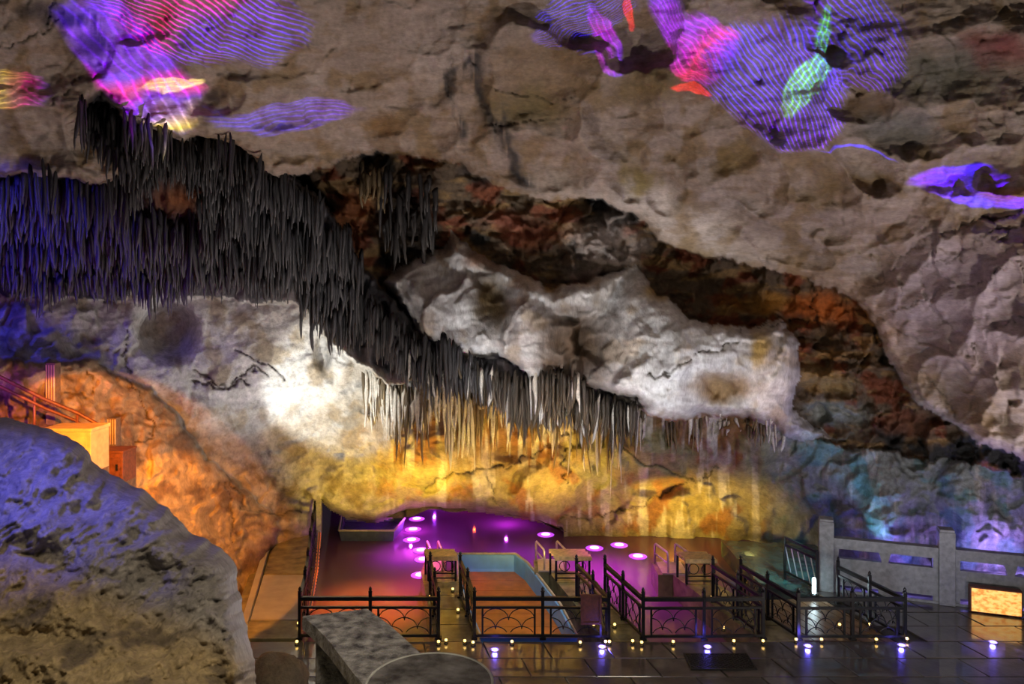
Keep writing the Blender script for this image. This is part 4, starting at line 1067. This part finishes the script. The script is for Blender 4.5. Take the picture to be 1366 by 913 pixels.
# lit sign box on the paving
sp = Vector((10.55, 17.22, 0)); root = empty('lit_sign_box', sp); tag(root, 'glowing amber sign box standing on the wet floor', 'sign')
n = Vector((-u.y, u.x, 0))
bm = bmesh.new(); add_box(bm, u * 0.5 + n * 0.12 + Vector((0, 0, 0.31)), 1.04, 0.20, 0.58, u, 0.01); bm_obj('housing', bm, M_BROWN, root)
bm = bmesh.new(); add_box(bm, u * 0.5 + n * 0.008 + Vector((0, 0, 0.31)), 0.98, 0.02, 0.52, u); bm_obj('lit_panel', bm, M_SIGN, root)
bm = bmesh.new(); add_box(bm, u * 0.2 + n * 0.12 + Vector((0, 0, 0.01)), 0.1, 0.18, 0.02, u); add_box(bm, u * 0.8 + n * 0.12 + Vector((0, 0, 0.01)), 0.1, 0.18, 0.02, u); bm_obj('foot', bm, M_BROWN, root)

# white tube lamp beside the first pillar
p = G(1086, 795); root = empty('tube_lamp', (p.x, p.y, 0)); tag(root, 'bright white tube lamp at the foot of the stone pillar', 'lamp')
bm = bmesh.new(); add_lathe(bm, (0, 0, 0), [(0.0, 0), (0.10, 0), (0.10, 0.04), (0.05, 0.06), (0.0, 0.06)], 12); bm_obj('base', bm, M_IRON, root)
bm = bmesh.new(); add_lathe(bm, (0, 0, 0), [(0.0, 0.06), (0.045, 0.06), (0.045, 0.40), (0.03, 0.43), (0, 0.435)], 12); bm_obj('tube', bm, M_WHITELED, root, True)
point('tube_glow', (p.x - 0.12, p.y - 0.15, 0.4), 4, (0.72, 0.93, 1.0), 0.1)

# ------------------------------------------------------------------ small lamps and modelled river reflections
def copy_tree(o):
    c = o.copy(); COL.objects.link(c)
    for ch in [x for x in bpy.data.objects if x.parent == o]:
        d = ch.copy(); COL.objects.link(d); d.parent = c
    return c
gl = empty('ground_lamp'); tag(gl, 'tiny warm yellow lamp beside a railing post', 'lamp', 'warm lamps along the railings')
bm = bmesh.new(); add_lathe(bm, (0, 0, 0), [(0, 0), (0.05, 0), (0.05, 0.02), (0.02, 0.03), (0.02, 0.05), (0, 0.05)], 8); bm_obj('base', bm, M_IRON, gl)
bm = bmesh.new(); add_lathe(bm, (0, 0, 0.075), [(0, -0.03), (0.024, -0.018), (0.032, 0.0), (0.024, 0.02), (0, 0.03)], 8); bm_obj('bulb', bm, M_WARMLED, gl, True)
first = True
LAMPS = []
for x, y in [(396, 861), (398, 836), (585, 861), (595, 859), (611, 818), (604, 790), (620, 860), (631, 862), (683, 861), (774, 862), (792, 838), (808, 861), (820, 838), (813, 861), (844, 860), (856, 862), (898, 861), (965, 842), (979, 860), (1018, 860), (1062, 858), (1096, 858), (1120, 838), (1169, 858), (1210, 857), (1160, 838), (950, 800), (986, 802), (574, 800)]:
    p = G(x, y)
    o = gl if first else copy_tree(gl); first = False
    o.location = (p.x, p.y, 0.0); LAMPS.append((x, o))
for k, (x, o) in enumerate(sorted(LAMPS, key=lambda t: t[0])):
    o['label'] = 'tiny warm yellow lamp by the railings, %s counted from the left' % (str(k + 1) + ('th' if k + 1 in (11, 12, 13) else {1: 'st', 2: 'nd', 3: 'rd'}.get((k + 1) % 10, 'th')))
for k, (x, y, lb) in enumerate([(660, 868, 'blue recessed floor light in front of the blue boat'), (803, 864, 'violet recessed floor light below the brown board'), (944, 864, 'violet recessed floor light above the drain grate'), (1078, 863, 'blue recessed floor light at the rightmost railing, left end'), (1203, 862, 'blue recessed floor light at the rightmost railing, right end'), (1325, 858, 'violet recessed floor light in the reflection of the sign')]):
    p = G(x, y); r = empty('floor_light', (p.x, p.y, 0.004)); tag(r, lb, 'lamp')
    bm = bmesh.new(); add_lathe(bm, (0, 0, 0), [(0.06, 0.0), (0.09, 0.0), (0.095, 0.008), (0.085, 0.014), (0.06, 0.012), (0.06, 0.0)], 14); bm_obj('ring', bm, M_TUBE, r, True)
    bm = bmesh.new(); add_lathe(bm, (0, 0, 0), [(0, 0.0), (0.06, 0.0), (0.055, 0.016), (0.0, 0.022)], 14); bm_obj('lens', bm, M_BLUELED, r, True)
    point('floor_light_glow', (p.x, p.y + 0.02, 0.10), 5.0, (0.14, 0.10, 1.0), 0.05)
fl = empty('river_glint'); tag(fl, 'violet white lamp reflection modelled as a disc on the river', 'lamp', 'river reflection discs')  # glowing discs modelled for lamp reflections on the water
bm = bmesh.new(); add_lathe(bm, (0, 0, 0), [(0, -0.02), (0.25, -0.02), (0.28, 0.0), (0.25, 0.014), (0.14, 0.014), (0, 0.014)], 14); bm_obj('float', bm, M_GLINT_HALO, fl, True)
bm = bmesh.new(); add_lathe(bm, (0, 0, 0.014), [(0.15, 0), (0.14, 0.012), (0.09, 0.022), (0, 0.026)], 14); bm_obj('glint_core', bm, M_GLINT, fl, True)
first = True
for x, y, lb in [(556, 693, 'left of the blue boat, deepest under the arch'), (551, 707, 'left of the blue boat, second from the arch'), (549, 721, 'left of the blue boat, third from the arch'), (562, 735, 'behind the leftmost boarding stand'), (565, 747, 'just left of the leftmost boarding stand'), (561, 768, 'nearest the deck in the left berth'), (728, 714, 'at the right end of the arch'), (826, 728, 'farthest right near the wall'), (851, 743, 'left of the right tube handrail'), (884, 768, 'at the foot of the right tube handrail'), (793, 732, 'right of the middle boarding stand')]:
    p = G(x, y, WZ)
    o = fl if first else copy_tree(fl); first = False
    o.location = (p.x, p.y, WZ + 0.01); o['label'] = 'violet white river reflection ' + lb
for k, (x, lb) in enumerate(((632, 'left of two red lamps hanging in the river passage'), (649, 'right of two red lamps hanging in the river passage'))):
    p = P(x, 690, 28.5); r = empty('passage_lamp', p); tag(r, lb, 'lamp')
    bm = bmesh.new(); add_tube(bm, [(0, 0, 0.1), (0, 0, 0.9)], 0.015, 6); bm_obj('stem', bm, M_IRON, r)
    bm = bmesh.new(); add_lathe(bm, (0, 0, 0), [(0, -0.1), (0.09, -0.06), (0.12, 0), (0.09, 0.06), (0, 0.1)], 10); bm_obj('globe', bm, M_REDLED, r, True)

# rope of red beads along the left railing
pts = [flat(T(x, y)) + Vector((0.16, 0.0, 0)) for x, y in [(404, 775), (409, 752), (414, 728), (417, 702), (419, 684)]]
root = empty('rope_light', pts[0]); tag(root, 'rope of small red beads along the left railing', 'rope light')
bm = bmesh.new(); add_tube(bm, [p - pts[0] + Vector((0, 0, 0.55)) for p in pts], 0.02, 6); bm_obj('cable', bm, M_BROWN, root)
M_BEAD = simple('red_bead', (0.55, 0.16, 0.05), 0.35, emit=(1.0, 0.22, 0.05), estr=0.25)
bm = bmesh.new(); add_lathe(bm, (0, 0, 0), [(0, -0.05), (0.04, -0.02), (0.045, 0.01), (0.02, 0.05), (0, 0.055)], 8); bead = bm_obj('bead', bm, M_BEAD, root, True)
nb = 26
for k in range(nb):
    s = k / (nb - 1) * (len(pts) - 1); i = min(int(s), len(pts) - 2)
    o = bead if k == 0 else bead.copy()
    if k: link(o, root)
    o.location = pts[i].lerp(pts[i + 1], s - i) - pts[0] + Vector((0, 0, 0.50))

# ------------------------------------------------------------------ left stair: handrail, boxes, posts
root = empty('stair_handrail', P(70, 560, 12.6)); tag(root, 'brown pipe handrail of the stair on the left slope', 'handrail')
o0 = P(70, 560, 12.6)
for nm, pts, r in (('upper_pipe', [(-60, 478, 11.6), (0, 503, 12.0), (60, 533, 12.5), (105, 552, 12.9), (130, 566, 13.0), (139, 580, 13.0), (144, 596, 13.0)], 0.03), ('lower_pipe', [(-60, 492, 11.6), (0, 516, 12.0), (60, 545, 12.5), (100, 561, 12.9), (119, 574, 13.0), (125, 594, 13.0)], 0.026)):
    bm = bmesh.new(); add_tube(bm, [P(*p) - o0 for p in pts], r, 8); bm_obj(nm, bm, M_BROWN, root, True)
for x, y, d in ((-20, 496, 11.9), (46, 526, 12.4), (103, 551, 12.9)):
    bm = bmesh.new(); q = P(x, y, d) - o0; add_tube(bm, [q, q + Vector((0, 0, -0.75))], 0.022, 8); bm_obj('post', bm, M_BROWN, root, True)
M_DARKROCK = rock_mat('stair_rock', attr=False, color=(0.16, 0.11, 0.07))
def crate(x0, x1, y0, y1, d, dp, label, m):
    a, b = P(x0, y1, d), P(x1, y0, d)
    wd, ht = b.x - a.x, b.z - a.z
    root = empty('equipment_box', ((a.x + b.x) / 2, d + dp / 2, a.z)); tag(root, label, 'box')
    bm = bmesh.new(); add_box(bm, (0, 0, ht * 0.46), wd, dp, ht * 0.92, bev=0.008); bm_obj('case', bm, m, root)
    bm = bmesh.new(); add_box(bm, (0, 0, ht * 0.96), wd * 1.04, dp * 1.05, ht * 0.08, bev=0.008); bm_obj('lid', bm, m, root)
    bm = bmesh.new(); add_box(bm, (0, -dp / 2 - 0.005, ht * 0.45), wd * 0.8, 0.02, ht * 0.7); po = bm_obj('door', bm, m, root)
    bm = bmesh.new(); add_box(bm, (wd * 0.3, -dp / 2 - 0.025, ht * 0.5), 0.03, 0.02, 0.1); bm_obj('handle', bm, M_IRON, po)
    bm = bmesh.new(); add_box(bm, (0, 0, -0.8), wd * 1.0, dp * 1.0, 1.6); s = bm_obj('plinth', bm, M_DARKROCK, root)
crate(56, 121, 572, 632, 12.0, 0.55, 'tan equipment box half hidden behind the boulder', M_ORBOX)
crate(127, 164, 602, 645, 12.7, 0.45, 'smaller brown equipment box below the end of the stair handrail', M_BROWN)
for x, y0, y1, d, lb in ((71, 484, 536, 13.3, 'fluted stone post at the upper stair'), (152, 557, 592, 14.0, 'fluted stone post above the brown equipment box')):
    a = P(x, y1, d); ht = (y1 - y0) * d / F
    root = empty('stone_post', a); tag(root, lb, 'post')
    bm = bmesh.new(); add_box(bm, (0, 0, ht / 2 - 0.2), 0.17, 0.17, ht + 0.4, bev=0.01); bm_obj('shaft', bm, M_DARKROCK, root)
    for k in range(4):
        bm = bmesh.new(); add_tube(bm, [(-0.066 + k * 0.044, -0.088, 0.0), (-0.066 + k * 0.044, -0.088, ht * 0.95)], 0.015, 6); bm_obj('flute', bm, M_ORBOX, root, True)

# ------------------------------------------------------------------ near terrace: boulder, granite slab, round table
TZ = 4.3
bm = bmesh.new(); add_prism(bm, [(-6, -1.5), (4, -1.5), (3.4, 5.0), (-0.8, 5.40), (-6, 5.4)], TZ - 0.6, TZ)
tag(bm_obj('floor_terrace', bm, M_CONC), 'upper terrace floor below the camera', kind='structure')

SIL = [(-260, 535, 8.6), (-60, 548, 8.4), (0, 557, 8.2), (31, 563, 8.1), (80, 578, 7.9), (111, 595, 7.8), (135, 626, 7.7), (169, 644, 7.6), (193, 656, 7.5), (222, 678, 7.4), (258, 712, 7.2), (288, 728, 7.1), (314, 749, 7.0), (321, 807, 6.6), (331, 847, 6.3), (341, 891, 6.0), (345, 960, 5.7), (350, 1080, 5.3)]
def boulder():
    S = np.array(SIL, float)
    seg = np.concatenate([[0], np.cumsum(np.hypot(np.diff(S[:, 0]), np.diff(S[:, 1])))])
    nt, nrr = 380, 210
    tt = np.linspace(0, seg[-1], nt)
    sx, sy, sd = (np.interp(tt, seg, S[:, k]) for k in range(3))
    jit = fbm(tt, tt * 0 + 3.3, 26, 4, 303) * 5
    sx = sx + jit; sy = sy - jit * 0.6
    ax_, ay_ = -140.0, 1090.0
    rr_ = np.linspace(0.12, 1.0, nrr)
    Rg, Tg = np.meshgrid(rr_, np.arange(nt), indexing='ij')
    Xp = ax_ + (sx[None, :] - ax_) * Rg; Yp = ay_ + (sy[None, :] - ay_) * Rg
    Dp = sd[None, :] * (0.66 + 0.34 * Rg ** 1.6) + 0.9 * np.clip((Rg - 0.93) / 0.07, 0, 1) ** 2.5
    fl_ = Xp * 0.5 + Yp * 0.86; cr_ = Xp * 0.86 - Yp * 0.5
    n1 = ridged(fl_ * 1.0, cr_ * 1.0, 150, 5, 310, 0.5); n2 = ridged(cr_ * 0.0 + fl_ * 2.4 + fbm(Xp, Yp, 60, 3, 330) * 40, cr_ * 0.7, 60, 4, 320, 0.55); n3 = fbm(Xp, Yp, 16, 4, 340)
    fade = np.clip((1 - Rg) / 0.03, 0.15, 1)
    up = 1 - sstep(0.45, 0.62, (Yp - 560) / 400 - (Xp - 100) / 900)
    Dp = Dp - (0.20 * n1 + (0.05 + 0.055 * up) * n2 + 0.07 * n3) * fade
    for cx, cy, rx, ry, a in [(55, 740, 60, 18, 0.22), (90, 770, 40, 16, 0.2), (30, 850, 70, 16, 0.25), (180, 820, 30, 60, 0.2), (215, 780, 30, 26, 0.3)]:
        Dp = Dp + a * np.exp(-((Xp - cx) / rx) ** 2 - ((Yp - cy) / ry) ** 2)
    V = np.stack([Dp * (Xp - CX) / F, Dp, H - Dp * (Yp - HY) / F], -1)
    back = []
    for k, (sh, dd) in enumerate(((0.99, 1.2), (0.95, 1.7), (0.85, 2.2), (0.6, 2.5))):
        xb = ax_ + (sx - ax_) * sh; yb = ay_ + (sy - ay_) * sh; db = Dp[-1] + dd - 0.6
        back.append(np.stack([db * (xb - CX) / F, db, H - db * (yb - HY) / F], -1))
    V = np.concatenate([V, np.array(back)], 0)
    nn = V.shape[0]
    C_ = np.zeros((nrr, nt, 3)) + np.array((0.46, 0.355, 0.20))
    C_ = mixc(C_, (0.33, 0.32, 0.33), up * 0.9)  # greyer top: the cool light there is painted into the colour
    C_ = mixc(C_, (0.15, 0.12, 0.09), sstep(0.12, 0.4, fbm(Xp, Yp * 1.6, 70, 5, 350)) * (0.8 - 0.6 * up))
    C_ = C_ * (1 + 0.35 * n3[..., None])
    C_ = np.concatenate([C_, np.repeat(C_[-1:], 4, 0)], 0)
    id_ = np.arange(nn * nt).reshape(nn, nt)
    fq = np.stack([id_[:-1, :-1], id_[:-1, 1:], id_[1:, 1:], id_[1:, :-1]], -1).reshape(-1, 4)
    me = bpy.data.meshes.new('boulder')
    me.vertices.add(nn * nt); me.vertices.foreach_set('co', V.astype(np.float32).ravel())
    me.loops.add(fq.size); me.loops.foreach_set('vertex_index', fq.astype(np.int32).ravel())
    me.polygons.add(len(fq)); me.polygons.foreach_set('loop_start', np.arange(0, fq.size, 4, dtype=np.int32))
    me.polygons.foreach_set('use_smooth', np.ones(len(fq), bool)); me.update(calc_edges=True)
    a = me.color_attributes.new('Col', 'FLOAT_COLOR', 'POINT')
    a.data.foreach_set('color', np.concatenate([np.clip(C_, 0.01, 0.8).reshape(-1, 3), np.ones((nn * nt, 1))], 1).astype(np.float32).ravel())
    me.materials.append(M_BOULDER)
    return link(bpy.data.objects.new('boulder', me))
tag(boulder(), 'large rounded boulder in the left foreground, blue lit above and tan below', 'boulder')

# low rock at the boulder's foot
bm = bmesh.new(); bmesh.ops.create_icosphere(bm, subdivisions=4, radius=1.0)
rk = random.Random(3)
from mathutils import noise as mn
for v in bm.verts:
    k = 1 + 0.28 * mn.noise(v.co * 1.4) + 0.10 * mn.noise(v.co * 4.0)
    v.co = Vector((v.co.x * 0.62 * k, v.co.y * 0.7 * k, v.co.z * 0.75 * k))
o = bm_obj('rock', bm, rock_mat('brown_rock', attr=False, color=(0.22, 0.17, 0.10), scale=2.0, rough=0.55), smooth=True)
o.location = P(362, 925, 12.8) + Vector((0, 0, 0)); tag(o, 'low brown rock between the big boulder and the granite slab', 'rock')
o.location.z = 0.32 ; o.location = (o.location.x, 13.0, 0.30)

# granite slab bench
ZS = 5.0
def gs(x, y, z): p = G(x, y, z); return Vector((p.x, p.y, 0))
Lf, Rf = gs(403, 822, ZS), gs(490, 812, ZS)
Ln, Rn = gs(505, 940, ZS), gs(570, 882, ZS)
poly = [Lf, gs(420, 836, ZS), gs(440, 857, ZS), gs(470, 897, ZS), Ln, Rn, gs(557, 868, ZS), gs(520, 834, ZS), Rf]
root = empty('granite_bench', (Lf.x, Lf.y, TZ)); tag(root, 'rough dark granite slab on legs in the foreground', 'bench')
o0 = Vector((Lf.x, Lf.y, 0)); hz = ZS - TZ
bm = bmesh.new(); add_prism(bm, [p - o0 for p in poly], hz - 0.10, hz)
bmesh.ops.bevel(bm, geom=[e for e in bm.edges], offset=0.006, segments=1, affect='EDGES'); bm_obj('slab', bm, M_SLAB, root)
tdir = (Ln - Lf).normalized()
for t in (0.05, 0.66):
    bm = bmesh.new(); c = (Lf.lerp(Ln, t) + Rf.lerp(Rn, t)) / 2 - o0
    add_box(bm, c + Vector((0, 0, (hz - 0.10) / 2)) , 0.30, 0.14, hz - 0.10, (Rf - Lf).normalized(), 0.006); bm_obj('leg', bm, M_SLAB, root)
# round table
ZT = 5.14
c = gs(573, 911, ZT); root = empty('round_table', (c.x, c.y, TZ)); tag(root, 'round dark granite table top overlapping the slab in the foreground', 'table')
hz = ZT - TZ
bm = bmesh.new(); add_lathe(bm, (0, 0, 0), [(0, hz - 0.09), (0.32, hz - 0.09), (0.345, hz - 0.07), (0.345, hz - 0.015), (0.33, hz), (0, hz)], 48); bm_obj('table_top', bm, M_TABLE, root)
bm = bmesh.new(); add_tube(bm, [(0.338 * math.cos(t), 0.338 * math.sin(t), hz - 0.006) for t in [2 * math.pi * k / 64 for k in range(65)]], 0.010, 6, False); bm_obj('pale_edge', bm, M_STONE, root, True)  # pale ring added so the rim stands out brighter than the slab
bm = bmesh.new(); add_lathe(bm, (0, 0, 0), [(0, 0), (0.2, 0), (0.2, 0.05), (0.12, 0.15), (0.11, 0.5), (0.18, hz - 0.09), (0, hz - 0.09)], 24); bm_obj('pedestal', bm, M_SLAB, root, True)
